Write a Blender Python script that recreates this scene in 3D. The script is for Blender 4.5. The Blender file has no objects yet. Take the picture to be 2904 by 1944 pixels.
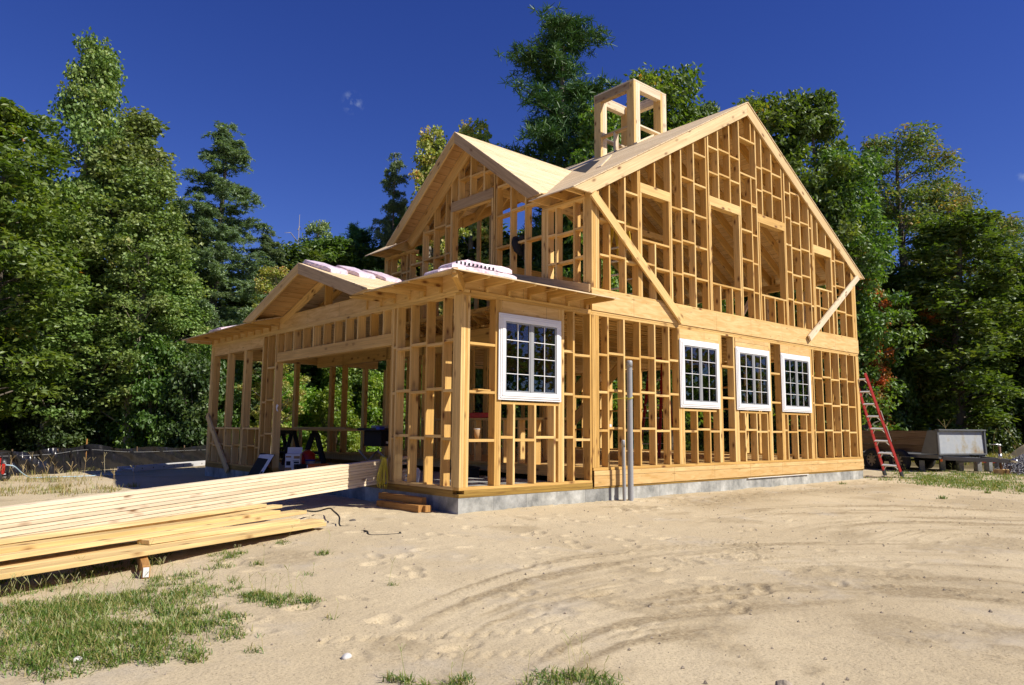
import bpy, bmesh, math, random
import numpy as np
from mathutils import Vector, Matrix
SC = bpy.context.scene
C = SC.collection
R = math.radians
rng = np.random.default_rng(7)
random.seed(7)

# ------------------------------------------------------------------ helpers
class MB:
    """collects solid pieces (length along u) with their own UVs in metres and a tint"""
    def __init__(s):
        s.v = []; s.f = []; s.uv = []; s.t = []; s.m = []
    def poly(s, pts, faces, uaxis=None, tint=None, mi=0, uvo=None):
        b = len(s.v); t = random.random() if tint is None else tint
        uo = (random.random()*50, random.random()*50) if uvo is None else uvo
        pts = [Vector(p) for p in pts]
        s.v += [tuple(p) for p in pts]
        u = uaxis.normalized() if uaxis is not None else None
        for f in faces:
            a, q, c = pts[f[0]], pts[f[1]], pts[f[2]]
            n = (q-a).cross(c-a)
            if n.length < 1e-12 and len(f) > 3:
                n = (pts[f[2]]-a).cross(pts[f[3]]-a)
            n = n.normalized() if n.length > 0 else Vector((0,0,1))
            uu = u if u is not None else Vector((1,0,0))
            if abs(uu.dot(n)) > .95:
                w1 = Vector((0,0,1)) if abs(n.z) < .8 else Vector((1,0,0))
                w1 = (w1-n*w1.dot(n)).normalized(); w2 = n.cross(w1)
                s.uv.append([(uo[0]+pts[i].dot(w1)*.25, uo[1]+pts[i].dot(w2)) for i in f])
            else:
                u1 = (uu-n*uu.dot(n)).normalized(); w = n.cross(u1)
                s.uv.append([(uo[0]+pts[i].dot(u1), uo[1]+pts[i].dot(w)) for i in f])
            s.f.append([b+i for i in f]); s.t.append(t); s.m.append(mi)
        return s
    def box(s, x0, x1, y0, y1, z0, z1, tint=None, mi=0, along=None, bev=0):
        pts = [(x0,y0,z0),(x1,y0,z0),(x1,y1,z0),(x0,y1,z0),(x0,y0,z1),(x1,y0,z1),(x1,y1,z1),(x0,y1,z1)]
        d = [x1-x0, y1-y0, z1-z0]
        k = along if along is not None else d.index(max(d))
        u = Vector((k==0, k==1, k==2))
        s.poly(pts, [(0,3,2,1),(4,5,6,7),(0,1,5,4),(1,2,6,5),(2,3,7,6),(3,0,4,7)], u, tint, mi)
        return s
    def bar(s, a, b, w, h, up=(0,0,1), tint=None, mi=0):
        """box from a to b, w wide sideways, h high, centred on the line"""
        a = Vector(a); b = Vector(b); d = (b-a).normalized(); up = Vector(up)
        sd = d.cross(up).normalized(); u2 = sd.cross(d).normalized()
        pts = [p+sd*i*w/2+u2*j*h/2 for p in (a, b) for i, j in ((-1,-1),(1,-1),(1,1),(-1,1))]
        s.poly(pts, [(0,1,2,3),(7,6,5,4),(0,4,5,1),(1,5,6,2),(2,6,7,3),(3,7,4,0)], d, tint, mi)
        return s
    def prism(s, pl, ext, uaxis=None, tint=None, mi=0):
        """closed polygon pl (3D points) pushed by vector ext"""
        n = len(pl); pl = [Vector(p) for p in pl]; e = Vector(ext)
        nn = Vector((0,0,0))
        for i in range(n): nn += pl[i].cross(pl[(i+1) % n])
        if nn.dot(e) > 0: pl = pl[::-1]
        pts = pl+[p+e for p in pl]
        fs = [tuple(range(n)), tuple(range(2*n-1, n-1, -1))]
        for i in range(n):
            j = (i+1) % n; fs.append((j, i, n+i, n+j))
        if uaxis is None:
            ed = [(pl[(i+1) % n]-pl[i]) for i in range(n)]+[e]
            uaxis = max(ed, key=lambda q: q.length)
        s.poly(pts, fs, Vector(uaxis), tint, mi)
        return s
    def tube(s, pts, rad, n=10, cap=True, tint=None, mi=0, smooth=True):
        pts = [Vector(p) for p in pts]; rad = rad if hasattr(rad, '__len__') else [rad]*len(pts)
        b = len(s.v); t = random.random() if tint is None else tint
        prev = None; L = 0; rings = []
        for i, p in enumerate(pts):
            d = (pts[min(i+1, len(pts)-1)]-pts[max(i-1, 0)]).normalized()
            if prev is None:
                a = Vector((0,0,1)) if abs(d.z) < .9 else Vector((1,0,0))
                a = (a-d*a.dot(d)).normalized()
            else:
                a = (prev-d*prev.dot(d)).normalized()
            prev = a; c = d.cross(a)
            if i: L += (pts[i]-pts[i-1]).length
            rings.append(L)
            for k in range(n):
                an = 2*math.pi*k/n
                s.v.append(tuple(p+(a*math.cos(an)+c*math.sin(an))*rad[i]))
        for i in range(len(pts)-1):
            for k in range(n):
                k2 = (k+1) % n
                s.f.append([b+i*n+k, b+i*n+k2, b+(i+1)*n+k2, b+(i+1)*n+k])
                s.uv.append([(rings[i], k*.05), (rings[i], (k+1)*.05), (rings[i+1], (k+1)*.05), (rings[i+1], k*.05)])
                s.t.append(t); s.m.append(mi)
        if cap:
            for i, o in ((0, 1), (len(pts)-1, 0)):
                f = [b+i*n+k for k in range(n)]
                if o: f = f[::-1]
                s.f.append(f); s.uv.append([(.1*math.cos(6.283*k/n), .1*math.sin(6.283*k/n)) for k in range(n)])
                s.t.append(t); s.m.append(mi)
        return s
    def cyl(s, a, b, r, n=20, **k):
        return s.tube([a, b], r, n, **k)
    def build(s, name, mats, parent=None, smooth=False, bevel=0):
        me = bpy.data.meshes.new(name)
        me.from_pydata(s.v, [], s.f)
        uv = me.uv_layers.new(name='UVMap')
        flat = [c for f in s.uv for p in f for c in p]
        uv.data.foreach_set('uv', flat)
        at = me.attributes.new('tint', 'FLOAT', 'FACE'); at.data.foreach_set('value', s.t)
        for m in (mats if isinstance(mats, (list, tuple)) else [mats]): me.materials.append(m)
        me.polygons.foreach_set('material_index', s.m)
        if smooth: me.polygons.foreach_set('use_smooth', [True]*len(s.f))
        me.update()
        if bevel:
            bm = bmesh.new(); bm.from_mesh(me)
            bmesh.ops.bevel(bm, geom=bm.edges[:], offset=bevel, segments=1, affect='EDGES', profile=.5)
            bm.to_mesh(me); bm.free()
        o = bpy.data.objects.new(name, me); C.objects.link(o)
        if parent is not None: o.parent = parent
        return o

def tag(o, label=None, cat=None, group=None, kind=None):
    if label: o['label'] = label
    if cat: o['category'] = cat
    if group: o['group'] = group
    if kind: o['kind'] = kind
    return o
def empty(name, loc=(0,0,0), rz=0, label=None, cat=None, group=None, parent=None):
    o = bpy.data.objects.new(name, None); C.objects.link(o); o.location = loc; o.rotation_euler = (0,0,rz)
    o.empty_display_size = .2
    if parent is not None: o.parent = parent
    return tag(o, label, cat, group)
def copy_tree(o, parent=None):
    c = o.copy(); C.objects.link(c); c.parent = parent
    for ch in list(o.children): copy_tree(ch, c)
    return c

# ------------------------------------------------------------------ materials
def newmat(name):
    m = bpy.data.materials.new(name); m.use_nodes = True
    nt = m.node_tree; nt.nodes.clear()
    out = nt.nodes.new('ShaderNodeOutputMaterial'); p = nt.nodes.new('ShaderNodeBsdfPrincipled')
    nt.links.new(p.outputs[0], out.inputs[0])
    return m, nt, p
def N(nt, t, **k):
    n = nt.nodes.new(t)
    for a, b in k.items():
        if a.startswith('i_'):
            n.inputs[int(a[2:]) if a[2:].isdigit() else a[2:]].default_value = b
        else: setattr(n, a, b)
    return n
def ramp(nt, src, stops):
    r = nt.nodes.new('ShaderNodeValToRGB'); e = r.color_ramp.elements
    while len(e) < len(stops): e.new(.5)
    for i, (p, c) in enumerate(stops):
        e[i].position = p; e[i].color = c if len(c) == 4 else (*c, 1)
    nt.links.new(src, r.inputs[0]); return r
def mix(nt, fac, a, b, mode='MIX'):
    m = nt.nodes.new('ShaderNodeMix'); m.data_type = 'RGBA'; m.blend_type = mode
    for s, v in ((m.inputs[0], fac), (m.inputs[6], a), (m.inputs[7], b)):
        if isinstance(v, (int, float)): s.default_value = v
        elif isinstance(v, tuple): s.default_value = v if len(v) == 4 else (*v, 1)
        else: nt.links.new(v, s)
    return m.outputs[2]
def plain(name, col, rough=.6, metal=0, noise=.12, bump=0, scale=6, spec=.5):
    m, nt, p = newmat(name)
    tc = N(nt, 'ShaderNodeTexCoord'); nz = N(nt, 'ShaderNodeTexNoise'); nz.inputs['Scale'].default_value = scale; nz.inputs['Detail'].default_value = 5
    nt.links.new(tc.outputs['Object'], nz.inputs['Vector'])
    r = ramp(nt, nz.outputs[0], [(.25, tuple(c*(1-noise) for c in col)), (.75, tuple(min(1, c*(1+noise)) for c in col))])
    nt.links.new(r.outputs[0], p.inputs['Base Color']); p.inputs['Roughness'].default_value = rough; p.inputs['Metallic'].default_value = metal
    p.inputs['Specular IOR Level'].default_value = spec
    if bump:
        b = N(nt, 'ShaderNodeBump'); b.inputs['Strength'].default_value = bump; b.inputs['Distance'].default_value = .01
        nt.links.new(nz.outputs[0], b.inputs['Height']); nt.links.new(b.outputs[0], p.inputs['Normal'])
    return m
def wood(name, c0, c1, knot=.35, grain=.35, rough=.62, gs=1., stain=0):
    """grain along U (metres), one random tone per piece, dark knots"""
    m, nt, p = newmat(name)
    uv = N(nt, 'ShaderNodeUVMap'); at = N(nt, 'ShaderNodeAttribute'); at.attribute_name = 'tint'
    mp = N(nt, 'ShaderNodeMapping'); mp.inputs['Scale'].default_value = (.9*gs, 26*gs, 1); nt.links.new(uv.outputs[0], mp.inputs[0])
    wv = N(nt, 'ShaderNodeTexNoise'); wv.inputs['Scale'].default_value = 1.6; wv.inputs['Detail'].default_value = 6; wv.inputs['Roughness'].default_value = .62
    wv.inputs['Distortion'].default_value = .6; nt.links.new(mp.outputs[0], wv.inputs['Vector'])
    base = ramp(nt, at.outputs['Fac'], [(0, c0), (1, c1)])
    g = ramp(nt, wv.outputs[0], [(.3, (1-grain, 1-grain*1.12, 1-grain*1.3)), (.7, (1.06, 1.05, 1.02))])
    c = mix(nt, 1., base.outputs[0], g.outputs[0], 'MULTIPLY')
    # broad streaks
    mp3 = N(nt, 'ShaderNodeMapping'); mp3.inputs['Scale'].default_value = (.7, 5, 1); nt.links.new(uv.outputs[0], mp3.inputs[0])
    n3 = N(nt, 'ShaderNodeTexNoise'); n3.inputs['Scale'].default_value = 1.2; n3.inputs['Detail'].default_value = 2; nt.links.new(mp3.outputs[0], n3.inputs['Vector'])
    g3 = ramp(nt, n3.outputs[0], [(.3, (.86, .82, .76)), (.65, (1.04, 1.04, 1.04))])
    c = mix(nt, 1., c, g3.outputs[0], 'MULTIPLY')
    # knots
    mp2 = N(nt, 'ShaderNodeMapping'); mp2.inputs['Scale'].default_value = (4.2, 9, 1); nt.links.new(uv.outputs[0], mp2.inputs[0])
    vo = N(nt, 'ShaderNodeTexVoronoi'); vo.inputs['Scale'].default_value = 1.; nt.links.new(mp2.outputs[0], vo.inputs['Vector'])
    sel = N(nt, 'ShaderNodeSeparateColor'); nt.links.new(vo.outputs['Color'], sel.inputs[0])
    gt = N(nt, 'ShaderNodeMath', operation='GREATER_THAN', i_1=.62); nt.links.new(sel.outputs[0], gt.inputs[0])
    kr = ramp(nt, vo.outputs['Distance'], [(.09, (1,1,1)), (.19, (.45,.45,.45)), (.36, (0,0,0))])
    km = N(nt, 'ShaderNodeMath', operation='MULTIPLY'); nt.links.new(kr.outputs[0], km.inputs[0]); nt.links.new(gt.outputs[0], km.inputs[1])
    k2 = N(nt, 'ShaderNodeMath', operation='MULTIPLY', i_1=knot*2); nt.links.new(km.outputs[0], k2.inputs[0]); k2.use_clamp = True
    c = mix(nt, k2.outputs[0], c, (.16, .065, .02))
    if stain:
        tc = N(nt, 'ShaderNodeTexCoord'); sn = N(nt, 'ShaderNodeTexNoise'); sn.inputs['Scale'].default_value = 2.5; sn.inputs['Detail'].default_value = 6
        nt.links.new(tc.outputs['Object'], sn.inputs['Vector'])
        sr = ramp(nt, sn.outputs[0], [(.45, (0,0,0)), (.7, (stain, stain, stain))])
        c = mix(nt, sr.outputs[0], c, (.2, .17, .13))
    nt.links.new(c, p.inputs['Base Color']); p.inputs['Roughness'].default_value = rough
    p.inputs['Specular IOR Level'].default_value = .25
    b = N(nt, 'ShaderNodeBump'); b.inputs['Strength'].default_value = .25; b.inputs['Distance'].default_value = .002
    nt.links.new(wv.outputs[0], b.inputs['Height']); nt.links.new(b.outputs[0], p.inputs['Normal'])
    return m
def sheetwood(name, c0, c1, bw=.3, seams=True):
    """plywood / board sheathing: blotchy, with seam lines every bw across V and small patches"""
    m, nt, p = newmat(name)
    uv = N(nt, 'ShaderNodeUVMap'); at = N(nt, 'ShaderNodeAttribute'); at.attribute_name = 'tint'
    mp = N(nt, 'ShaderNodeMapping'); mp.inputs['Scale'].default_value = (1, 7, 1); nt.links.new(uv.outputs[0], mp.inputs[0])
    n1 = N(nt, 'ShaderNodeTexNoise'); n1.inputs['Scale'].default_value = 2.2; n1.inputs['Detail'].default_value = 7; n1.inputs['Distortion'].default_value = 1.2
    nt.links.new(mp.outputs[0], n1.inputs['Vector'])
    base = ramp(nt, n1.outputs[0], [(.3, c0), (.7, c1)])
    c = base.outputs[0]
    sx = N(nt, 'ShaderNodeSeparateXYZ'); nt.links.new(uv.outputs[0], sx.inputs[0])
    # dark dashes / plugs
    vo = N(nt, 'ShaderNodeTexVoronoi'); vo.inputs['Scale'].default_value = 1
    mpv = N(nt, 'ShaderNodeMapping'); mpv.inputs['Scale'].default_value = (2.5, 9, 1); nt.links.new(uv.outputs[0], mpv.inputs[0]); nt.links.new(mpv.outputs[0], vo.inputs['Vector'])
    vr = ramp(nt, vo.outputs['Distance'], [(.07, (.6,.6,.6)), (.16, (0,0,0))])
    c = mix(nt, vr.outputs[0], c, tuple(x*.45 for x in c0))
    if seams:
        dv = N(nt, 'ShaderNodeMath', operation='DIVIDE', i_1=bw); nt.links.new(sx.outputs[1], dv.inputs[0])
        fr = N(nt, 'ShaderNodeMath', operation='FRACT'); nt.links.new(dv.outputs[0], fr.inputs[0])
        lt = N(nt, 'ShaderNodeMath', operation='LESS_THAN', i_1=.006/bw); nt.links.new(fr.outputs[0], lt.inputs[0])
        fl = N(nt, 'ShaderNodeMath', operation='FLOOR'); nt.links.new(dv.outputs[0], fl.inputs[0])
        wn = N(nt, 'ShaderNodeTexWhiteNoise'); wn.noise_dimensions = '1D'; nt.links.new(fl.outputs[0], wn.inputs['W'])
        wr = ramp(nt, wn.outputs[0], [(0, (.88,.85,.8)), (1, (1.05,1.05,1.05))])
        c = mix(nt, 1., c, wr.outputs[0], 'MULTIPLY')
        c = mix(nt, lt.outputs[0], c, tuple(x*.2 for x in c0))
    def per(src, step, w_):
        d_ = N(nt, 'ShaderNodeMath', operation='DIVIDE', i_1=step); nt.links.new(src, d_.inputs[0])
        f_ = N(nt, 'ShaderNodeMath', operation='FRACT'); nt.links.new(d_.outputs[0], f_.inputs[0])
        l_ = N(nt, 'ShaderNodeMath', operation='LESS_THAN', i_1=w_/step); nt.links.new(f_.outputs[0], l_.inputs[0]); return l_.outputs[0]
    na = N(nt, 'ShaderNodeMath', operation='MULTIPLY'); nt.links.new(per(sx.outputs[0], .406, .011), na.inputs[0]); nt.links.new(per(sx.outputs[1], .11, .011), na.inputs[1])
    nb_ = N(nt, 'ShaderNodeMath', operation='MULTIPLY', i_1=.6); nt.links.new(na.outputs[0], nb_.inputs[0])
    c = mix(nt, nb_.outputs[0], c, (.12,.07,.04))
    c = mix(nt, per(sx.outputs[0], 1.22, .005), c, tuple(x*.3 for x in c0))
    nt.links.new(c, p.inputs['Base Color']); p.inputs['Roughness'].default_value = .7; p.inputs['Specular IOR Level'].default_value = .2
    return m
M = {}
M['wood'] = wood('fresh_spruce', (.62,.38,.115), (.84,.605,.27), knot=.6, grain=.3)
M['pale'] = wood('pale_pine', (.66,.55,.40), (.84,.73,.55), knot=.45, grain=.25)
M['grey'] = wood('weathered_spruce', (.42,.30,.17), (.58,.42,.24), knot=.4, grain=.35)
M['yellow'] = wood('yellow_pine', (.66,.48,.21), (.80,.62,.33), knot=.45, grain=.34)
M['treated'] = wood('treated_pine', (.34,.22,.05), (.42,.27,.07), knot=.3, grain=.5)
M['old'] = wood('old_planks', (.13,.09,.055), (.22,.155,.10), knot=.5, grain=.5, rough=.8)
M['ply'] = sheetwood('plywood', (.56,.35,.13), (.74,.52,.25), 1.22)
M['light'] = wood('pale_spruce', (.68,.50,.26), (.84,.68,.42), knot=.6, grain=.25)
M['plyroof'] = sheetwood('roof_sheathing', (.62,.46,.26), (.80,.65,.44), .16)
M['board'] = sheetwood('board_sheathing', (.52,.30,.11), (.64,.42,.19), .2)
def concrete():
    m, nt, p = newmat('concrete')
    tc = N(nt, 'ShaderNodeTexCoord')
    n1 = N(nt, 'ShaderNodeTexNoise'); n1.inputs['Scale'].default_value = 1.6; n1.inputs['Detail'].default_value = 9; n1.inputs['Roughness'].default_value = .7
    nt.links.new(tc.outputs['Object'], n1.inputs['Vector'])
    r = ramp(nt, n1.outputs[0], [(.36, (.14,.145,.14)), (.5, (.32,.32,.30)), (.62, (.50,.50,.47))])
    sx = N(nt, 'ShaderNodeSeparateXYZ'); nt.links.new(tc.outputs['Object'], sx.inputs[0])
    ad = N(nt, 'ShaderNodeMath', operation='ADD'); nt.links.new(sx.outputs[0], ad.inputs[0]); nt.links.new(sx.outputs[1], ad.inputs[1])
    dv = N(nt, 'ShaderNodeMath', operation='DIVIDE', i_1=.61); nt.links.new(ad.outputs[0], dv.inputs[0])
    fr = N(nt, 'ShaderNodeMath', operation='FRACT'); nt.links.new(dv.outputs[0], fr.inputs[0])
    lt = N(nt, 'ShaderNodeMath', operation='LESS_THAN', i_1=.007); nt.links.new(fr.outputs[0], lt.inputs[0])
    fl = N(nt, 'ShaderNodeMath', operation='FLOOR'); nt.links.new(dv.outputs[0], fl.inputs[0])
    wn = N(nt, 'ShaderNodeTexWhiteNoise'); wn.noise_dimensions = '1D'; nt.links.new(fl.outputs[0], wn.inputs['W'])
    wr = ramp(nt, wn.outputs[0], [(0, (.78,.79,.8)), (1, (1.1,1.1,1.08))])
    c = mix(nt, 1., r.outputs[0], wr.outputs[0], 'MULTIPLY')
    c = mix(nt, lt.outputs[0], c, (.12,.12,.11))
    nt.links.new(c, p.inputs['Base Color']); p.inputs['Roughness'].default_value = .9
    b = N(nt, 'ShaderNodeBump'); b.inputs['Strength'].default_value = .4; b.inputs['Distance'].default_value = .01
    nt.links.new(n1.outputs[0], b.inputs['Height']); nt.links.new(b.outputs[0], p.inputs['Normal'])
    return m
M['concrete'] = concrete()
M['slab'] = plain('slab', (.30,.30,.29), .8, noise=.2)
M['white'] = plain('white_vinyl', (.80,.80,.80), .35, noise=.02)
M['sash'] = plain('shade_grey_vinyl', (.30,.31,.32), .4, noise=.03)  # white sash vinyl with recess shade put into its colour; plain grey elsewhere
M['black'] = plain('black_plastic', (.012,.012,.014), .7, spec=.3)
M['darkgrey'] = plain('dark_grey_plastic', (.03,.03,.033), .8, spec=.3)
M['red'] = plain('red_fibreglass', (.34,.018,.014), .45)
M['alu'] = plain('aluminium', (.62,.62,.62), .35, 1., noise=.06)
M['aluw'] = plain('brushed_aluminium_tread', (.60,.60,.61), .5, .2, noise=.06)
M['steel'] = plain('grey_painted_steel', (.13,.135,.14), .5, .2, noise=.15)
M['galv'] = plain('galvanised_panel', (.34,.35,.35), .55, .25, noise=.25, scale=2.5)
def galv():
    m, nt, p = newmat('stained_galvanised_panel'); tc = N(nt, 'ShaderNodeTexCoord')
    n = N(nt, 'ShaderNodeTexNoise'); n.inputs['Scale'].default_value = 2.2; n.inputs['Detail'].default_value = 7; n.inputs['Roughness'].default_value = .65; nt.links.new(tc.outputs['Object'], n.inputs['Vector'])
    r = ramp(nt, n.outputs[0], [(.3, (.30,.33,.36)), (.5, (.38,.40,.41)), (.6, (.33,.31,.25)), (.72, (.26,.15,.07))])
    nt.links.new(r.outputs[0], p.inputs['Base Color']); p.inputs['Roughness'].default_value = .6; return m
M['galv'] = galv()
M['rust'] = plain('rusty_steel', (.12,.06,.03), .85)
M['tyre'] = plain('tyre_rubber', (.018,.018,.018), .85)
M['rim'] = plain('wheel_rim', (.30,.24,.18), .55, .3, noise=.3)
M['pvc'] = plain('grey_conduit', (.30,.305,.315), .5, noise=.05)
M['rope'] = plain('yellow_cord', (.60,.52,.05), .6)
M['pink'] = plain('pink_insulation', (.80,.52,.55), .8, noise=.1, bump=.5, scale=9)
M['orange'] = plain('orange_plastic', (.60,.12,.02), .5)
M['redpl'] = plain('red_plastic', (.45,.02,.015), .4)
M['card'] = plain('brown_card', (.35,.20,.08), .8)
M['paper'] = plain('white_card', (.72,.72,.72), .7, noise=.04)
M['blue'] = plain('blue_plastic', (.02,.05,.35), .5)
M['yellowpl'] = plain('yellow_plastic', (.65,.45,.03), .5)
M['cloth'] = plain('black_cloth', (.012,.012,.015), .9)
def pinkwrap():
    m, nt, p = newmat('insulation_wrap')
    tc = N(nt, 'ShaderNodeTexCoord'); n = N(nt, 'ShaderNodeTexNoise'); n.inputs['Scale'].default_value = 7; n.inputs['Detail'].default_value = 5; n.inputs['Distortion'].default_value = 2
    nt.links.new(tc.outputs['Object'], n.inputs['Vector'])
    r = ramp(nt, n.outputs[0], [(.3, (.62,.42,.50)), (.55, (.78,.66,.72)), (.8, (.85,.83,.85))])
    nt.links.new(r.outputs[0], p.inputs['Base Color']); p.inputs['Roughness'].default_value = .3
    b = N(nt, 'ShaderNodeBump'); b.inputs['Strength'].default_value = .6; b.inputs['Distance'].default_value = .02
    nt.links.new(n.outputs[0], b.inputs['Height']); nt.links.new(b.outputs[0], p.inputs['Normal'])
    return m
M['wrap'] = pinkwrap()
def glass():
    m, nt, p = newmat('window_glass')
    p.inputs['Base Color'].default_value = (.55,.6,.68,1); p.inputs['Roughness'].default_value = .02
    g = N(nt, 'ShaderNodeBsdfGlossy'); g.inputs['Roughness'].default_value = .01; g.inputs['Color'].default_value = (.9,.93,1,1)
    t = N(nt, 'ShaderNodeBsdfTransparent'); t.inputs['Color'].default_value = (.42,.43,.47,1)
    f = N(nt, 'ShaderNodeFresnel'); f.inputs['IOR'].default_value = 1.5
    mu = N(nt, 'ShaderNodeMath', operation='MULTIPLY_ADD', i_1=.5, i_2=.0); nt.links.new(f.outputs[0], mu.inputs[0]); mu.use_clamp = True
    mx = N(nt, 'ShaderNodeMixShader'); nt.links.new(mu.outputs[0], mx.inputs[0]); nt.links.new(t.outputs[0], mx.inputs[1]); nt.links.new(g.outputs[0], mx.inputs[2])
    out = [n for n in nt.nodes if n.type == 'OUTPUT_MATERIAL'][0]; nt.links.new(mx.outputs[0], out.inputs[0])
    return m
M['glass'] = glass()
M['nail'] = plain('nail_steel', (.25,.25,.25), .4, .8)

# ------------------------------------------------------------------ camera, sun, sky
cd = bpy.data.cameras.new('camera'); cam = bpy.data.objects.new('camera', cd); C.objects.link(cam); SC.camera = cam
cam.location = (-5.9633, -7.8719, .9151); cam.rotation_mode = 'XYZ'; cam.rotation_euler = (1.68796, -.0082643, -.7189274)
cd.sensor_width = 36; cd.lens = 2081.85/2904*36; cd.clip_start = .05; cd.clip_end = 2000
sv = Vector((.49, -1, 1.10)).normalized()
sd = bpy.data.lights.new('sun', 'SUN'); sun = bpy.data.objects.new('sun', sd); C.objects.link(sun)
sd.energy = 4.8; sd.angle = R(.53); sd.color = (1, .93, .81)
sun.rotation_euler = sv.to_track_quat('Z', 'Y').to_euler(); sun.location = (10, -20, 25)
w = bpy.data.worlds.new('World'); SC.world = w; w.use_nodes = True
nt = w.node_tree; bg = nt.nodes['Background']
sky = nt.nodes.new('ShaderNodeTexSky'); sky.sky_type = 'NISHITA'; sky.sun_disc = False
sky.sun_elevation = math.asin(sv.z); sky.sun_rotation = math.atan2(sv.x, sv.y)
sky.altitude = 1500; sky.air_density = 1.0; sky.dust_density = 0.1; sky.ozone_density = 4.0
hs = nt.nodes.new('ShaderNodeHueSaturation'); hs.inputs['Hue'].default_value = .528; hs.inputs['Saturation'].default_value = 1.25; hs.inputs['Value'].default_value = .95
nt.links.new(sky.outputs[0], hs.inputs['Color'])
# two wisps of cloud as a property of the sky
tcw = nt.nodes.new('ShaderNodeTexCoord')
def wisp(col, d, size, ax):
    dv = Vector(d).normalized()
    sub = N(nt, 'ShaderNodeVectorMath', operation='SUBTRACT'); sub.inputs[1].default_value = dv; nt.links.new(tcw.outputs['Generated'], sub.inputs[0])
    nz = N(nt, 'ShaderNodeTexNoise'); nz.inputs['Scale'].default_value = 90; nz.inputs['Detail'].default_value = 6; nt.links.new(tcw.outputs['Generated'], nz.inputs['Vector'])
    ln = N(nt, 'ShaderNodeVectorMath', operation='LENGTH'); nt.links.new(sub.outputs[0], ln.inputs[0])
    mr = N(nt, 'ShaderNodeMapRange'); mr.inputs[1].default_value = 0; mr.inputs[2].default_value = size; mr.inputs[3].default_value = 1; mr.inputs[4].default_value = 0
    nt.links.new(ln.outputs['Value'], mr.inputs[0])
    mm = N(nt, 'ShaderNodeMath', operation='MULTIPLY_ADD', i_1=3.2, i_2=-1.55); nt.links.new(nz.outputs[0], mm.inputs[0]); mm.use_clamp = True
    m2 = N(nt, 'ShaderNodeMath', operation='MULTIPLY'); nt.links.new(mm.outputs[0], m2.inputs[0]); nt.links.new(mr.outputs[0], m2.inputs[1])
    return mix(nt, m2.outputs[0], col, (3.2, 3.9, 5.4, 1))
col = hs.outputs[0]
col = wisp(col, (0.4308, 0.8044, 0.4091), .016, 0)
col = wisp(col, (0.9348, 0.218, 0.2805), .008, 0)
nt.links.new(col, bg.inputs['Color']); bg.inputs['Strength'].default_value = .082
SC.view_settings.view_transform = 'Standard'; SC.view_settings.look = 'None'; SC.view_settings.exposure = 0.5; SC.view_settings.gamma = 1
SC.cycles.max_bounces = 7; SC.cycles.diffuse_bounces = 4; SC.cycles.transparent_max_bounces = 12; SC.cycles.transmission_bounces = 4
SC.cycles.use_denoising = True
# ------------------------------------------------------------------ the timber house
XG, XE, YN, YW = 2.59, 12.15, 6.33, 9.67      # step in the front, east end, upper depth, lower depth
RX, GY, FY = 7.36, 3.167, 3.855               # ridge lines
def T(x): return 7.735-.577*abs(x-RX)         # main roof
def TG(y): return 6.61-.75*abs(y-GY)          # dormer roof
def TF(y): return 3.70-.325*abs(y-FY)         # low front gable
def TW(x): return 2.905+.25*(x+.57)           # garage hip
W_ = M['wood']
house = empty('timber_house', (0,0,0), 0, 'unfinished two-storey house of bare timber framing with a cupola on its ridge', 'house')
NS = {'stud': 0, 'blocking': 0}
rest = MB()                                    # whatever goes past a hundred of one part
def part(kind, parent, mbf, mat=None, bevel=.002):
    if kind in NS:
        NS[kind] += 1
        if NS[kind] > 100:
            mbf(rest); return None
    mb = MB(); mbf(mb)
    return mb.build(kind, mat or W_, parent, bevel=bevel)
def jit(a=.004): return random.uniform(-a, a)
# --- foundation
f = MB()
f.box(0, XE-.02, .006, .25, -.75, 0); f.box(.006, .25, .25, YW-.01, -.75, 0)
f.box(XE-.27, XE-.02, .25, YW-.01, -.75, 0); f.box(.25, XE-.27, YW-.26, YW-.01, -.75, 0)
fo = f.build('foundation_wall', M['concrete'], house)
MB().box(.25, XG+.1, .25, YW-.26, -.3, .06).build('garage_slab', M['slab'], house)
MB().box(XG+.1, XE-.25, .15, YW-.26, .15, .285, along=0).build('floor_deck', M['ply'], house)
MB().box(XG-.01, XE-.15, .004, YN-.01, 3.115, 3.138, along=0).build('upper_floor_deck', M['ply'], house)
# ---- south wall (long sunlit side)
sw = MB()
sw.box(0, XG+.01, 0, .14, .0, .046, tint=.3); sw.box(.09, XG+.01, .0, .14, .047, .093, tint=.8)
sw2 = sw.build('sill_plate', M['treated'], house, bevel=.003)
def plates(lst, parent, name='plate', mat=None):
    for a in lst:
        MB().box(*a).build(name, mat or W_, parent, bevel=.002)
south = empty('south_wall', parent=house)
plates([(0.0, XG, -.001, .139, .095, .133), (0, XG+.02, 0, .14, 2.734, 2.771), (.16, XG, .001, .14, 2.773, 2.81),
        (XG+.03, XE, .0, .14, .279, .322), (XG+.02, XE-.02, 0, .14, 2.733, 2.770), (XG+.003, XE, .001, .14, 2.773, 2.808),
        (XG+.02, XE, -.001, .139, 3.142, 3.180)], south)
plates([(XG+.03, XE-.01, .0, .14, 0.0, .034)], south, 'sill_plate', M['treated'])
MB().box(XG+.035, XE-.005, -.013, -.001, .034, .276).build('rim_sheathing', M['ply'], south)
MB().box(XG+.0, XE+.005, -.012, -.001, 2.811, 3.139).build('band_sheathing', M['ply'], south)
MB().box(XG+.002, XE, .0, .038, 2.812, 3.112).build('rim_joist', W_, south)
MB().box(7.0, 9.4, -.03, .0, -.006, .004).build('flashing_strip', M['white'], south)
def sS(x0, x1, z0, z1, d=.14, kind='stud'):
    y = jit(.003)
    part(kind, south, lambda m: m.box(x0, x1, max(y, 0), d+y, z0, z1, along=2))
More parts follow.
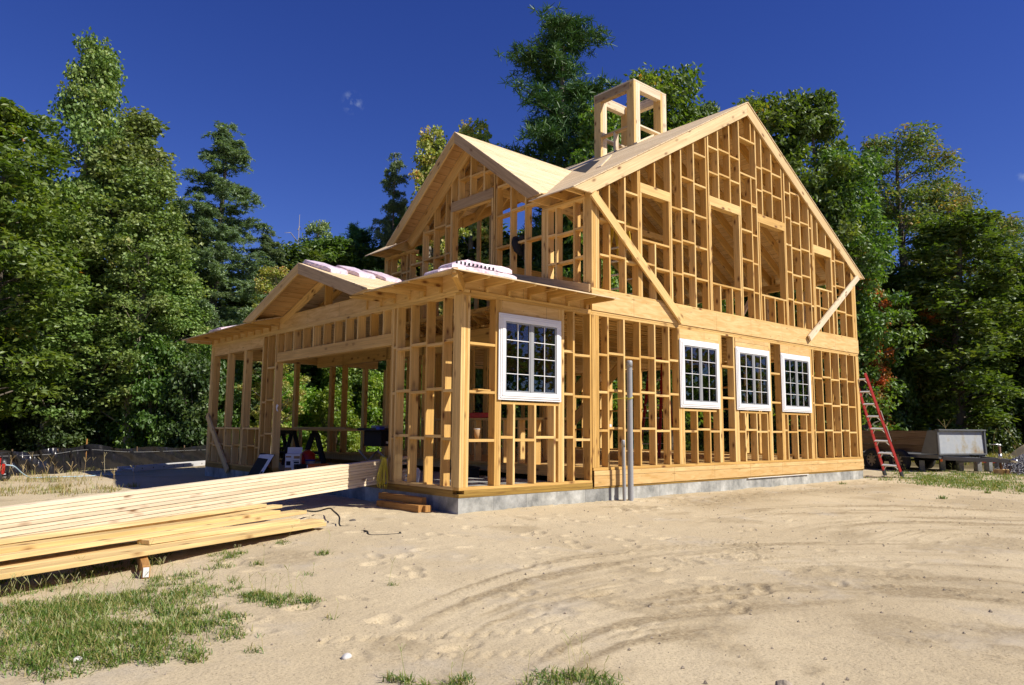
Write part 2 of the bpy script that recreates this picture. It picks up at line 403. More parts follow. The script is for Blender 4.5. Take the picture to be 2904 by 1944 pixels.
def group(a, b, z0, z1, **k):
    n = max(1, round((b-a)/.04)); w_ = (b-a)/n
    for i in range(n): sS(a+i*w_+.0007, a+(i+1)*w_-.0007, z0, z1, **k)
# garage bay
for a, b in ((0, .155), (.605, .72), (1.85, 1.975)): group(a, b, .134, 2.733)
for a in (2.165, 2.547): sS(a, a+.038, .134, 2.733)
for a in (.946, 1.357, 1.757): sS(a, a+.038, .134, 1.27)
# main ground floor
zt = 2.732
group(2.60, 2.762, .323, zt)
for a in (2.962, 3.362, 3.772, 4.174, 4.577, 9.83, 10.242, 10.657, 11.066, 11.481, 11.873): sS(a, a+.038, .323, zt)
for a, b in ((4.855, 5.02), (6.11, 6.235), (6.635, 6.79), (7.90, 8.03), (8.405, 8.53), (9.65, 9.785)): group(a, b, .323, zt)
for a in (5.38, 5.79, 6.99, 7.41, 7.818, 8.63, 9.036, 9.44): sS(a, a+.038, .323, 1.26)
group(11.985, 12.15, .323, zt)
# blocking rows on the ground floor
def bS(x0, x1, z, h=.038, d=.14): part('blocking', south, lambda m: m.box(x0, x1, .002, d, z, z+h, along=0))
for i, (a, b) in enumerate(((.155,.605),(.72,.946),(.984,1.357),(1.395,1.757),(1.795,1.85),(1.975,2.165),(2.203,2.547))):
    bS(a, b, (.735, .778, .738, .776, .738, .776, .738)[i])
for a, b, z in ((.155,.605,2.058),(1.975,2.165,2.085),(2.203,2.547,2.045),(.155,.605,1.396),(1.975,2.165,1.43),(2.203,2.547,1.402)): bS(a, b, z)
cols = [(2.762,2.962),(3.0,3.362),(3.40,3.772),(3.81,4.174),(4.212,4.577),(4.615,4.855)]
for i, (a, b) in enumerate(cols):
    up = i % 2
    bS(a, b, 2.09+.035*up); bS(a, b-(.04 if i == 1 else 0), 1.49+.036*up); bS(a, b-(.04 if i == 1 else 0), .882+.037*up)
for a, b, z in ((6.235,6.635,2.12),(8.03,8.405,2.085),(9.785,9.83,2.12),(9.868,10.242,2.086),(10.28,10.657,2.125),(10.695,11.066,2.085),(11.104,11.481,2.125),(11.519,11.873,2.083)):
    bS(a, b, z); bS(a, b, z-.602); bS(a, b, z-1.205)
for a, b, z in ((5.02,5.38,.88),(5.418,5.79,.916),(5.828,6.11,.88),(6.79,6.99,.88),(7.028,7.41,.916),(7.448,7.818,.88),(7.856,7.90,.9),(8.53,8.63,.913),(8.668,9.036,.878),(9.074,9.44,.91),(9.478,9.65,.876)): bS(a, b, z)
# window heads and sills
WIN = [(.645, 1.885), (4.872, 6.110), (6.682, 7.935), (8.395, 9.655)]
for k, (a, b) in enumerate(WIN):
    MB().box(a+.015 if k else .722, b if k else 1.848, -.011 if k else .0, .0 if k else .03, 2.56 if k else 2.5, 2.731).build('window_header', M['ply'], south)
    MB().box(a+.09, b-.1, .001, .14, 2.47, 2.56).build('window_header', W_, south)
    MB().box(a+(.15 if k else .08), b-(.09 if k else .04), .001, .14, 1.262, 1.30).build('window_sill', W_, south)
def window(a, b, z0=1.318, z1=2.552):
    o = empty('window', (0,0,0), parent=house)
    fr = MB(); t = .112
    # stepped vinyl frame: flange, outer step, inner step
    for (i, yo, yi) in ((0.0, -.028, -.012), (.026, -.038, -.0285), (.056, -.046, -.0385)):
        e = i; w0 = .052 if i == 0 else (.052 if i < .05 else .058)
        x0, x1, q0, q1 = a+e, b-e, z0+e, z1-e
        fr.box(x0, x1, yo, yi, q1-w0, q1, tint=.5); fr.box(x0, x1, yo, yi, q0, q0+w0, tint=.5)
        fr.box(x0, x0+w0, yo, yi, q0+w0, q1-w0, tint=.5); fr.box(x1-w0, x1, yo, yi, q0+w0, q1-w0, tint=.5)
    # reveal
    i0, i1, j0, j1 = a+t, b-t, z0+.110, z1-.110
    for bx in ((a+.05, i0-.001, z0+.05, z1-.05), (i1+.001, b-.05, z0+.05, z1-.05)): fr.box(bx[0], bx[1], -.0119, .06, bx[2], bx[3], tint=.5)
    fr.box(i0, i1, -.0119, .06, j1+.001, z1-.05, tint=.5); fr.box(i0, i1, -.0119, .06, z0+.05, j0-.001, tint=.5)
    fr.build('frame', M['white'], o, bevel=.004)
    mid = (i0+i1)/2
    for s0, s1 in ((i0, mid-.022), (mid+.022, i1)):
        sa = MB(); w0 = .026
        sa.box(s0, s1, -.036, -.008, j1-w0, j1); sa.box(s0, s1, -.036, -.008, j0, j0+w0)
        sa.box(s0, s0+w0, -.036, -.008, j0+w0, j1-w0); sa.box(s1-w0, s1, -.036, -.008, j0+w0, j1-w0)
        so = sa.build('sash', M['sash'], o, bevel=.003)
        g = MB(); g.box(s0+w0, s1-w0, -.022, -.019, j0+w0, j1-w0); g.build('pane', M['glass'], o)
        gr = MB(); cx = (s0+s1)/2
        gr.box(cx-.0045, cx+.0045, -.033, -.0225, j0+w0, j1-w0)
        for q in (1, 2, 3):
            z = j0+w0+(j1-j0-2*w0)*q/4
            gr.box(s0+w0, cx-.0045, -.032, -.0225, z-.0045, z+.0045); gr.box(cx+.0045, s1-w0, -.032, -.0225, z-.0045, z+.0045)
        gr.build('grille', M['white'], o)
    m = MB(); m.box(mid-.0215, mid+.0215, -.042, -.008, j0, j1); m.build('mullion', M['sash'], o, bevel=.004)
    return o
for a, b in WIN: window(a, b)
# ---- upper gable wall
gab = empty('gable_wall', parent=house)
def uS(x0, x1, z0, z1=None, kind='stud', d=.14):
    if z1 is None: zl, zr = T(x0)-.16, T(x1)-.16
    else: zl = zr = z1
    y = max(0, jit(.003))
    part(kind, gab, lambda m: m.prism([(x0,y,z0),(x1,y,z0),(x1,y,zr),(x0,y,zl)], (0,d,0), (0,0,1)))
Z0 = 3.181
for i in range(4): uS(2.60+i*.0455, 2.645+i*.0455-.001, Z0)
for a in (3.02, 3.42, 5.027, 5.43, 8.29-.0+.0, 9.065, 9.47, 9.87, 11.093, 11.567):
    if a != 8.29: uS(a, a+.038, Z0)
uS(3.776, 3.813, Z0); uS(3.814, 3.85, Z0); uS(3.851, 3.889, Z0, 5.028)
uS(4.655, 4.692, Z0, 5.028); uS(4.70, 4.745, Z0)
uS(5.838, 5.876, Z0); uS(5.915, 5.952, Z0); uS(5.956, 5.998, Z0, 5.248)
uS(6.97, 7.008, Z0, 5.248); uS(7.03, 7.07, Z0)
uS(7.455, 7.493, Z0, 6.145); uS(7.66, 7.70, Z0); uS(7.73, 7.772, Z0, 5.25); uS(7.49, 7.53, 6.945)
uS(8.765, 8.80, Z0, 5.25); uS(8.812, 8.852, Z0)
uS(10.0, 10.036, Z0); uS(10.045, 10.08, Z0); uS(10.083, 10.12, Z0, 5.0)
uS(10.90, 10.937, Z0, 5.0); uS(10.94, 10.978, Z0)
for i in range(4): uS(11.975+i*.044, 12.018+i*.044-.001, Z0)
uS(11.93, 11.968, Z0)
for a, b in ((4.24, 5.205), (6.262, 5.435), (6.668, 5.435), (7.89, 5.438), (8.288, 5.438), (8.70, 5.438), (10.27, 5.185), (10.67, 5.185)): uS(a, a+.038, b)
for a in (4.228, ): uS(a, a+.038, Z0, 4.17)
for a in (6.24, 6.65): uS(a, a+.038, Z0, 3.694)
for a in (7.852, 8.27, 8.645): uS(a, a+.038, Z0, 3.694)
for a in (10.28, 10.693): uS(a, a+.038, Z0, 4.163)
for a, b, z, h in ((3.851,4.699,5.03,.175),(5.954,7.028,5.25,.184),(7.702,8.81,5.252,.184),(10.081,10.939,5.002,.182)):
    MB().box(a, b, .0, .038, z, z+h).build('header', M['wood'], gab, bevel=.002)
    MB().box(a+.001, b, .045, .14, z, z+h-.004).build('header', W_, gab, bevel=.002)
for a, b, z in ((3.89,4.654,4.172),(6.0,6.969,3.696),(7.773,8.764,3.696),(10.121,10.899,4.165)):
    MB().box(a, b, .0, .14, z, z+.036).build('window_sill', W_, gab, bevel=.002)
for z in (6.147, 6.908): MB().box(7.071, 7.659, .0, .14, z, z+.037).build('header', W_, gab, bevel=.002)
def bU(x0, x1, z): part('blocking', gab, lambda m: m.box(x0, x1, .002, .14, z-.036, z, along=0))
for a, b, z in ((2.80,3.02,4.365),(3.058,3.42,4.412),(3.458,3.776,4.368),(3.458,3.776,4.972),(2.80,3.02,3.768),(3.058,3.42,3.796),(3.458,3.776,3.76),
  (3.89,4.228,3.803),(4.266,4.655,3.76),(4.745,5.027,4.972),(5.065,5.43,5.015),(5.468,5.838,4.972),(4.745,5.027,4.365),(5.065,5.43,4.405),(5.468,5.838,4.36),
  (4.745,5.027,3.756),(5.065,5.43,3.79),(5.468,5.838,3.75),(5.468,5.838,5.575),(5.065,5.43,5.615),(5.468,5.838,6.187),
  (5.952,6.262,6.444),(6.30,6.668,6.478),(6.706,7.03,6.44),(5.952,6.262,5.933),(6.30,6.668,5.973),(6.706,7.03,5.933),
  (7.07,7.66,5.612),(7.07,7.455,5.0),(7.493,7.66,4.95),(7.07,7.455,4.388),(7.493,7.66,4.35),(7.07,7.455,3.79),(7.493,7.66,3.742),(7.493,7.66,5.57),
  (7.70,7.89,6.463),(7.928,8.288,6.498),(8.326,8.70,6.465),(7.70,7.89,5.969),(7.928,8.288,6.006),(8.326,8.70,5.97),
  (8.852,9.065,6.173),(9.103,9.47,6.217),(8.852,9.065,5.608),(9.103,9.47,5.558),(9.508,9.87,5.616),(9.908,10.0,5.562),
  (8.852,9.065,5.0),(9.103,9.47,4.958),(9.508,9.87,5.0),(9.908,10.0,4.96),(8.852,9.065,4.388),(9.103,9.47,4.352),(9.508,9.87,4.396),
  (8.852,9.065,3.784),(9.103,9.47,3.752),(9.508,9.87,3.786),(9.908,10.0,3.75),(10.978,11.093,4.963),(11.131,11.567,5.0),
  (10.978,11.093,4.35),(11.131,11.567,4.386),(10.978,11.093,3.775),(11.131,11.567,3.78),(11.605,11.93,3.741),(10.12,10.28,3.782),(10.318,10.693,3.752),(11.605,11.93,4.38)): bU(a, b, z)
# sloping top plates and rake boards
for s in (-1, 1):
    xe = XG if s < 0 else XE
    MB().prism([(RX,0,T(RX)-.03),(xe,0,T(xe)-.03),(xe,0,T(xe)-.158),(RX,0,T(RX)-.158)], (0,.14,0)).build('sloping_plate', W_, gab)
    tx = 2.133 if s < 0 else 12.587
    bx = 2.56 if s < 0 else 12.16
    mb = MB(); mb.prism([(RX,-.04,T(RX)-.001),(tx,-.04,T(tx)-.001),(bx,-.04,T(tx)-.004),(RX,-.04,T(RX)-.275)], (0,.036,0), (1,0,-.577*1 if s > 0 else .577))
    mb.build('rake_board', M['light'], gab, bevel=.003)
def brace(pts, y0, ext=.04, mat=None):
    MB().prism([(x, y0, z) for x, z in pts], (0, ext, 0)).build('brace', mat or W_, house, bevel=.003)
brace(((2.508,4.655),(2.62,4.765),(4.968,2.92),(4.86,2.80)), -.085, .04)
brace(((12.128,4.75),(12.25,4.665),(9.64,2.90),(9.55,3.015)), -.085, .04, M['pale'])
# ---- west wall of the garage wing (shaded, x = 0)
west = empty('west_wall', parent=house)
plates([(0, .14, .1405, 1.775, .095, .133), (0, .14, 5.97, YW, .095, .133), (0, .14, .141, YW, 2.734, 2.771), (.001, .14, .0, YW, 2.7725, 2.81)], west)
plates([(0, .14, .1405, 1.775, .0, .093), (0, .14, 5.90, YW, 0, .093), (0, .14, 1.776, 5.899, .0, .06)], west, 'sill_plate', M['treated'])
def sW(y0, y1, z0, z1, kind='stud'):
    x = max(0, jit(.003)); part(kind, west, lambda m: m.box(x, .14+x, y0, y1, z0, z1, along=2))
for i in range(1): sW(.142, .18, .134, 2.733)
for a in (.395, .80, 1.21, 1.595): sW(a, a+.036, .134, 2.733)
sW(1.70, 1.736, .134, 2.733); sW(1.738, 1.776, .06, 2.174)
for a in (1.742, 2.0, 2.395, 2.80, 3.2, 3.604, 4.002, 4.405, 4.81, 5.22, 5.605, 5.932): sW(a, a+.037, 2.362, 2.733, 'stud')
sW(5.97, 6.007, .134, 2.174); sW(6.009, 6.047, .134, 2.733)
for a in (6.39, 6.60, 6.642): sW(a, a+.038, .134, 2.733)
for a, b in ((7.526, 7.59), (7.592, 7.656), (8.515, 8.565), (8.567, 8.615), (9.44, 9.55), (9.552, 9.665)): sW(a, b, .134, 2.529 if a < 9 else 2.733)
MB().box(-.001, .088, 1.74, 5.968, 2.176, 2.36).build('door_header', W_, west, bevel=.003)
MB().box(.09, .14, 1.741, 5.968, 2.178, 2.36).build('door_header', W_, west, bevel=.003)
MB().box(0, .14, 6.681, 9.439, 2.53, 2.732, along=1).build('header', M['ply'], west)
MB().box(0, .14, 6.681, 9.439, .862, .90).build('rail', W_, west)
for a in (6.83, 7.24, 8.07, 8.87, 9.27): sW(a, a+.038, .134, .861)
for k, (a, b) in enumerate(((6.681,6.83),(6.868,7.24),(7.278,7.526),(7.656,8.07),(8.108,8.515),(8.615,8.87),(8.908,9.27),(9.308,9.44))):
    part('blocking', west, lambda m: m.box(.002, .14, a, b, .482+.03*(k % 2), .518+.03*(k % 2), along=1))
for (a, b), zz in zip(((.18,.395),(.431,.80),(.836,1.21),(1.246,1.595),(1.631,1.70)), (0, .036, 0, .036, 0)):
    for z in (.755, 1.412, 2.075): part('blocking', west, lambda m: m.box(.002, .14, a, b, z+(zz if z < 2 else -zz+.036)*.9, z+.038+(zz if z < 2 else -zz+.036)*.9, along=1))
for a, b, z in ((6.047,6.39,.80),(6.428,6.60,.76),(6.047,6.39,1.46),(6.428,6.60,1.42),(6.047,6.39,2.10)):
    part('blocking', west, lambda m: m.box(.002, .14, a, b, z-.036, z, along=1))
# frieze sheathing above the plates
fr = MB(); fr.box(.0, .012, .04, YW, 2.812, 3.045, along=1); fr.build('frieze_board', M['ply'], west)
for y in (.45, .86, 1.27, 1.67, 2.08, 2.5): MB().box(-.032, -.001, y+.003, y+.034, 2.817, 3.0 if y < 1.9 else 3.04, along=2).build('frieze_cleat', W_, west)
MB().box(.012, .05, 6.0, 6.04, 2.81, 2.97).build('frieze_cleat', W_, west)
brc = MB(); brc.bar((-.03, 9.62, 1.17), (-.06, 8.10, -.03), .14, .038, up=(1,0,0)); brc.build('brace', M['yellow'], house)
MB().poly([(-.004,5.78,1.33),(-.004,5.86,1.36),(-.004,5.90,1.30),(-.006,5.85,1.22),(-.004,5.77,1.21),(-.02,5.80,1.27)], [(0,1,2,3,5),(3,4,5)], None).build('torn_tag', M['paper'], west)
# ---- west gable wall of the upper floor (x = XG)
wg = empty('west_gable_wall', parent=house)
def sG(y0, y1, z0=3.181, z1=None):
    if z1 is None: za, zb = TG(y0)-.19, TG(y1)-.19
    else: za = zb = z1
    x = XG+max(0, jit(.003)); part('stud', wg, lambda m: m.prism([(x,y0,z0),(x,y1,z0),(x,y1,zb),(x,y0,za)], (.14,0,0), (0,0,1)))
plates([(XG, XG+.14, .0, YN, 3.142, 3.18), (XG, XG+.14, .142, 1.16, 4.665, 4.70), (XG+.001, XG+.14, .142, 1.16, 4.702, 4.74), (XG, XG+.14, 5.16, YN, 4.665, 4.70), (XG+.001, XG+.14, 5.16, YN, 4.702, 4.74)], wg)
for a, b in ((.142, .18), (.372, .408), (.792, .83)): sG(a, b, z1=4.664)
for i in range(4): sG(1.0+i*.041, 1.04+i*.041, z1=4.664 if i < 4 else None)
for a in (1.564, 1.965, 2.372, 2.44, 3.802, 3.985, 4.387, 4.79): sG(a, a+.037)
sG(2.50, 2.54, z1=5.248); sG(3.762, 3.80, z1=5.248)
for a, b in ((5.264, 5.304), (5.39, 5.43), (5.61, 5.648), (6.018, 6.055), (6.21, 6.268), (6.27, 6.33)): sG(a, b, z1=4.664)
for a in (2.76, 3.172, 3.562): sG(a, a+.038, z0=5.452)
MB().box(XG-.001, XG+.038, 2.50, 3.839, 5.25, 5.45).build('header', M['grey'], wg, bevel=.003)
MB().box(XG+.045, XG+.14, 2.501, 3.839, 5.25, 5.448).build('header', W_, wg, bevel=.003)
def bG(a, b, z): part('blocking', wg, lambda m: m.box(XG+.002, XG+.14, a, b, z-.037, z, along=1))
for a, b, z in ((.18,.372,4.22),(.408,.792,4.2),(.83,1.0,4.22),(1.164,1.564,4.265),(1.601,1.965,4.265),(.18,.372,3.735),(.408,.792,3.71),(.83,1.0,3.72),
  (2.002,2.372,4.865),(1.164,1.564,4.90),(2.002,2.372,4.262),(1.601,1.965,4.9),(2.002,2.372,5.435),(2.54,2.76,5.83),(2.798,3.172,5.86),(3.21,3.562,5.88),
  (3.839,3.985,5.01),(4.022,4.387,5.055),(4.424,4.79,5.03),(3.839,3.985,4.44),(4.022,4.387,4.425),(4.424,4.79,4.44),(4.827,5.264,4.42),(5.304,5.61,4.295),(5.648,6.018,4.34)): bG(a, b, z)
for s in (-1, 1):
    ye = GY+s*2.2
    MB().prism([(XG,GY,TG(GY)-.04),(XG,ye,TG(ye)-.04),(XG,ye,TG(ye)-.19),(XG,GY,TG(GY)-.19)], (.14,0,0)).build('sloping_plate', W_, wg)
    MB().prism([(XG-.045,GY,TG(GY)-.022),(XG-.045,ye,TG(ye)-.022),(XG-.045,GY+s*2.0,4.78),(XG-.045,GY,TG(GY)-.30)], (.04,0,0), (0,s,-.75)).build('rafter', W_, wg)
    yt = GY+s*2.41
    mb = MB(); mb.prism([(2.15,GY,TG(GY)-.001),(2.15,yt,TG(yt)),(2.15,yt-s*.30,TG(yt)-.012),(2.15,GY,TG(GY)-.215)], (.038,0,0), (0,s,-.75))
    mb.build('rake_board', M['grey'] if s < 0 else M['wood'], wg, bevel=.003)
# sloping ledger where the hip roof meets the wall
MB().prism([(XG-.04,.02,3.10),(XG-.04,2.59,3.73),(XG-.04,2.59,3.86),(XG-.04,.02,3.23)], (.036,0,0)).build('ledger', M['grey'], wg)
# ---- roofs
roof = empty('roof', parent=house)
def slab(pts, th, mat, name='roof_sheathing', uax=(0,1,0)):
    mb = MB(); mb.prism([Vector(p) for p in pts], (0,0,th), uax); return mb.build(name, mat, roof)
Mz = lambda x, y: (x, y, T(x))
y0, y1 = -.055, YN+.1
slab([Mz(2.13,y0),Mz(RX,y0),Mz(RX,y1),Mz(2.13,y1),Mz(2.13,5.335),Mz(XG,5.335),(5.41,GY,T(5.41)),Mz(XG,1.0),Mz(2.13,1.0)], .018, M['plyroof'])
slab([Mz(RX+.001,y0),Mz(12.59,y0),Mz(12.59,y1),Mz(RX+.001,y1)], .018, M['plyroof'])
zs = lambda x, y: (x, y, TG(y))
slab([zs(2.15,GY),(5.41,GY,6.61),(XG,.997,TG(.997)),zs(2.15,.76)], .018, M['plyroof'], uax=(1,0,0))
slab([zs(2.15,GY+.001),(5.41,GY+.001,6.609),(XG,5.337,TG(5.337)),zs(2.15,5.575)], .018, M['plyroof'], uax=(1,0,0))
# thin shim and paper strips on the roof
MB().prism([(3.9,.95,T(3.9)+.02),(5.9,2.42,T(5.9)+.02),(5.87,2.5,T(5.87)+.02),(3.87,1.03,T(3.87)+.02)], (0,0,.02)).build('loose_batten', M['pale'], roof)
MB().prism([(3.75,1.2,T(3.75)+.019),(5.7,2.6,T(5.7)+.019),(6.3,3.4,T(6.3)+.019),(5.45,3.167,T(5.45)+.019)], (0,0,.006)).build('roofing_paper', M['darkgrey'], roof)
# rafters under both slopes, tails cut level
def rafter(y, s, x_in, tail):
    xt = RX+s*(-5.2); 
mb_r = 0
for i, y in enumerate(np.arange(.16, YN, .406)):
    for s in (-1, 1):
        xe = XG if s < 0 else XE
        if s < 0 and 1.05 < y < 5.3:
            d = abs(y-GY); xv = 5.41-d/2.17*(5.41-XG)
            pl = [(RX+s*.02,y,T(RX)-.03),(xv,y,T(xv)-.02),(xv,y,T(xv)-.25),(RX+s*.02,y,T(RX)-.27)]
            MB().prism(pl, (0,.038,0)).build('rafter', W_, roof)
            zt_ = TG(y)
            MB().box(2.6, max(2.7, xv-.05), y, y+.038, 0, .001) if False else None
        else:
            xo = xe+s*.43
            pl = [(RX+s*.02,y,T(RX)-.02),(xo,y,T(xo)-.002),(xo-s*.02,y,4.735),(xe,y,4.735),(xe-s*.14,y,T(xe-s*.14)-.25),(RX+s*.02,y,T(RX)-.27)]
            MB().prism(pl, (0,.038,0)).build('rafter', W_, roof)
MB().box(RX-.019, RX+.019, .15, YN, T(RX)-.3, T(RX)-.012).build('ridge_board', W_, roof)
MB().box(XG-.04, XG+.0, -.04, .0, 4.745, 4.985).build('rafter', W_, roof) if False else None
# dormer rafters, seen from below
for x in np.arange(2.9, 5.2, .406):
    for s in (-1, 1):
        d = (5.41-x)/(5.41-XG)*2.17
        if d < .2: continue
        MB().prism([(x,GY+s*.02,TG(GY)-.02),(x,GY+s*d,TG(GY+d)-.02),(x,GY+s*d,TG(GY+d)-.2),(x,GY+s*.02,TG(GY)-.22)], (.038,0,0)).build('rafter', W_, roof)
# dormer soffit boards
for s in (-1, 1):
    a, b = GY+s*.1, GY+s*2.3
    MB().prism([(2.19,a,TG(a)-.014),(2.54,a,TG(a)-.014),(2.54,b,TG(b)-.014),(2.19,b,TG(b)-.014)], (0,0,.011), (1,0,0)).build('soffit_boards', M['board'], roof)
# ---- low hipped roof over the garage wing
e = -.57
hz = TW(XG)
def hp(x, y, z): return (x, y, z)
slab([(e,e,TW(e)),(XG+.02,e,TW(e)),(XG+.02,-.014,TW(-.014)),(XG-.042,-.014,TW(-.014)),(XG-.042,2.55,TW(2.55)),], .016, M['plyroof'], uax=(1,0,0))
slab([(e,e,TW(e)),(XG-.042,2.55,TW(XG-.042)),(XG-.042,FY-.1,TW(XG-.042)),(0.0,2.0,TW(0)),(e,2.0,TW(e))], .016, M['plyroof'])
slab([(e,10.05,TW(e)),(e,5.75,TW(e)),(0,5.75,TW(0)),(XG-.042,FY+.1,TW(XG-.042)),(XG-.042,6.9,TW(XG-.042))], .016, M['plyroof'])
slab([(e,10.05,TW(e)),(XG-.042,6.9,TW(XG-.042)),(XE+.4,6.9,TW(XG-.042)),(XE+.4,10.05,TW(e))], .016, M['plyroof'], uax=(1,0,0))
# front gable over the wide doorway
for s in (-1, 1):
    yt = FY+s*2.37
    slab([(e-.04,FY+s*.001,TF(FY)),(XG-.042,FY+s*.001,TF(FY)),(0.0,FY+s*2.02,TF(FY+2.02)+.001),(e-.04,yt,TF(yt)+.001)], .016, M['plyroof'], uax=(1,0,0))
    mb = MB(); mb.prism([(e-.04,FY,TF(FY)-.001),(e-.04,yt,TF(yt)),(e-.04,yt-s*.47,TF(yt)-.03),(e-.04,FY,TF(FY)-.175)], (.038,0,0), (0,s,-.33))
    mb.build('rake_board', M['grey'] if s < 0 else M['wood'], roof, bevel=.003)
    ye = FY+s*2.15
    mb = MB(); mb.prism([(-.006,FY,TF(FY)-.03),(-.006,ye,TF(ye)-.03),(-.006,ye-s*.3,TF(ye)-.10),(-.006,FY,TF(FY)-.17)], (.038,0,0), (0,s,-.33)); mb.build('rafter', W_, roof)
    for x in (.45, .86, 1.27, 1.68):
        q = 2.05*(1-(x+.1)/2.7)
        MB().prism([(x,FY,TF(FY)-.02),(x,FY+s*q,TF(FY+q)-.02),(x,FY+s*q,TF(FY+q)-.14),(x,FY,TF(FY)-.16)], (.038,0,0)).build('rafter', W_, roof)
    a, b = FY+s*.05, FY+s*2.2
    MB().prism([(e+.0,a,TF(a)-.014),(-.002,a,TF(a)-.014),(-.002,b,TF(b)-.014),(e+.0,b,TF(b)-.014)], (0,0,.011), (1,0,0)).build('soffit_boards', M['board'], roof)
MB().box(0, .14, 4.0, 4.04, 3.05, TF(4.04)-.16).build('king_post', W_, roof)
MB().box(.0, .14, 1.6, 6.1, 3.046, 3.062).build('plate', W_, roof)
# rafter tails, bottoms level
for x in (.01, .43, .84, 1.25, 1.65, 2.06, 2.47):
    MB().prism([(x,-.56,TW(-.56)-.003),(x,-.54,2.884),(x,0,2.884),(x,0,2.812),(x,.45,2.812),(x,.45,TW(.45)-.003)], (.038,0,0), (0,1,0)).build('rafter_tail', W_, roof)
for y in list(np.arange(.45, 2.2, .406))+list(np.arange(5.9, 9.7, .406)):
    MB().prism([(-.56,y,TW(-.56)-.003),(-.54,y,2.884),(-.035,y,2.884),(-.035,y,2.815),(-.002,y,2.815),(-.002,y,TW(-.002)-.003)], (0,.038,0), (1,0,0)).build('rafter_tail', W_, roof)
MB().prism([(-.52,-.55,2.90),(-.55,-.52,2.90),(.03,.06,3.04),(.06,.03,3.04)], (0,0,-.03)).build('hip_rafter', W_, roof)
mb = MB(); mb.bar((-.50,-.50,2.885),(-.02,-.02,2.83), .075, .13); mb.build('hip_rafter', W_, roof)
MB().box(.05, XG, .05, .07, 2.812, TW(.05)-.004).build('frieze_board', M['ply'], roof)
MB().box(e, -.01, YW+.005, YW+.02, 2.82, 2.884, along=0).build('frieze_board', M['ply'], roof)
# ---- cupola
cup = empty('cupola', parent=house)
ca, cb, cc, cdd = RX-.611, RX+.611, 2.483, 3.715
zt = 9.0
def post(x0, x1, y0, y1, z0=None):
    z0 = min(T(x0), T(x1))+.018
    n = 3; sx = (x1-x0)
    for i in range(n):
        MB().box(x0+i*sx/n, x0+(i+1)*sx/n-.001, y0, y1, z0, zt-.04, along=2).build('post', M['pale'] if i else M['wood'], cup, bevel=.002)
pw = .225
for xa in (ca, cb-pw):
    for ya in (cc, cdd-.21): post(xa, xa+pw, ya, ya+.21)
for (x0,x1,y0_,y1_) in ((ca-.001,cb+.001,cc-.002,cc+.14),(ca-.001,cb+.001,cdd-.14,cdd+.002)):
    MB().box(x0, x1, y0_, y1_, zt-.038, zt).build('plate', M['pale'], cup, bevel=.002)
    MB().box(ca+.18, cb-.18, y0_+.003, y1_-.003, zt-.22, zt-.04).build('header', M['pale'], cup, bevel=.002)
for (x0,x1) in ((ca-.002,ca+.14),(cb-.14,cb+.002)):
    MB().box(x0, x1, cc+.141, cdd-.141, zt-.038, zt).build('plate', M['pale'], cup, bevel=.002)
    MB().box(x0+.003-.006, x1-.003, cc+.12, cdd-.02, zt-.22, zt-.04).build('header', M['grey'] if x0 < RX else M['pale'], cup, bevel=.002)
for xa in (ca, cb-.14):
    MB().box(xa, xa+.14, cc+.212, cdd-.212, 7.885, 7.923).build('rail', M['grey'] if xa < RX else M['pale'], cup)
    MB().box(xa, xa+.14, 3.07, 3.108, T(xa)+.03, 7.884, along=2).build('post', M['pale'], cup)
for ya in (cc+.0, cdd-.14):
    MB().box(ca+pw+.001, cb-pw-.001, ya, ya+.14, 7.915, 7.953).build('rail', M['pale'], cup)
MB().prism([(ca-.01,cc-.09,T(ca)+.02),(RX,cc-.09,T(RX)+.02),(RX,cc-.002,T(RX)+.02),(ca-.01,cc-.002,T(ca)+.02)], (0,0,.04)).build('loose_batten', M['pale'], cup)
# ---- upper floor trusses with webs (run along x), strapping below, seen through the walls
fl = empty('floor_frame', parent=house)
for k, y in enumerate(np.arange(.30, YN-.1, .406)):
    t_ = MB(); t_.box(XG+.02, XE-.05, y, y+.089, 2.812, 2.85); t_.box(XG+.02, XE-.05, y, y+.089, 3.076, 3.113)
    x = XG+.1; s = 0
    while x < XE-.5:
        t_.bar((x, y+.045, 2.85 if s else 3.076), (x+.30, y+.045, 3.076 if s else 2.85), .06, .035, up=(0,1,0)); s = 1-s; x += .30
    t_.build('floor_truss', W_, fl)
st = MB()
for y in np.arange(.2, YW-.4, .203): st.box(XG+.15, XE-.15, y, y+.06, 2.79, 2.808)
tag(st.build('ceiling_strapping', W_, fl), kind=None)
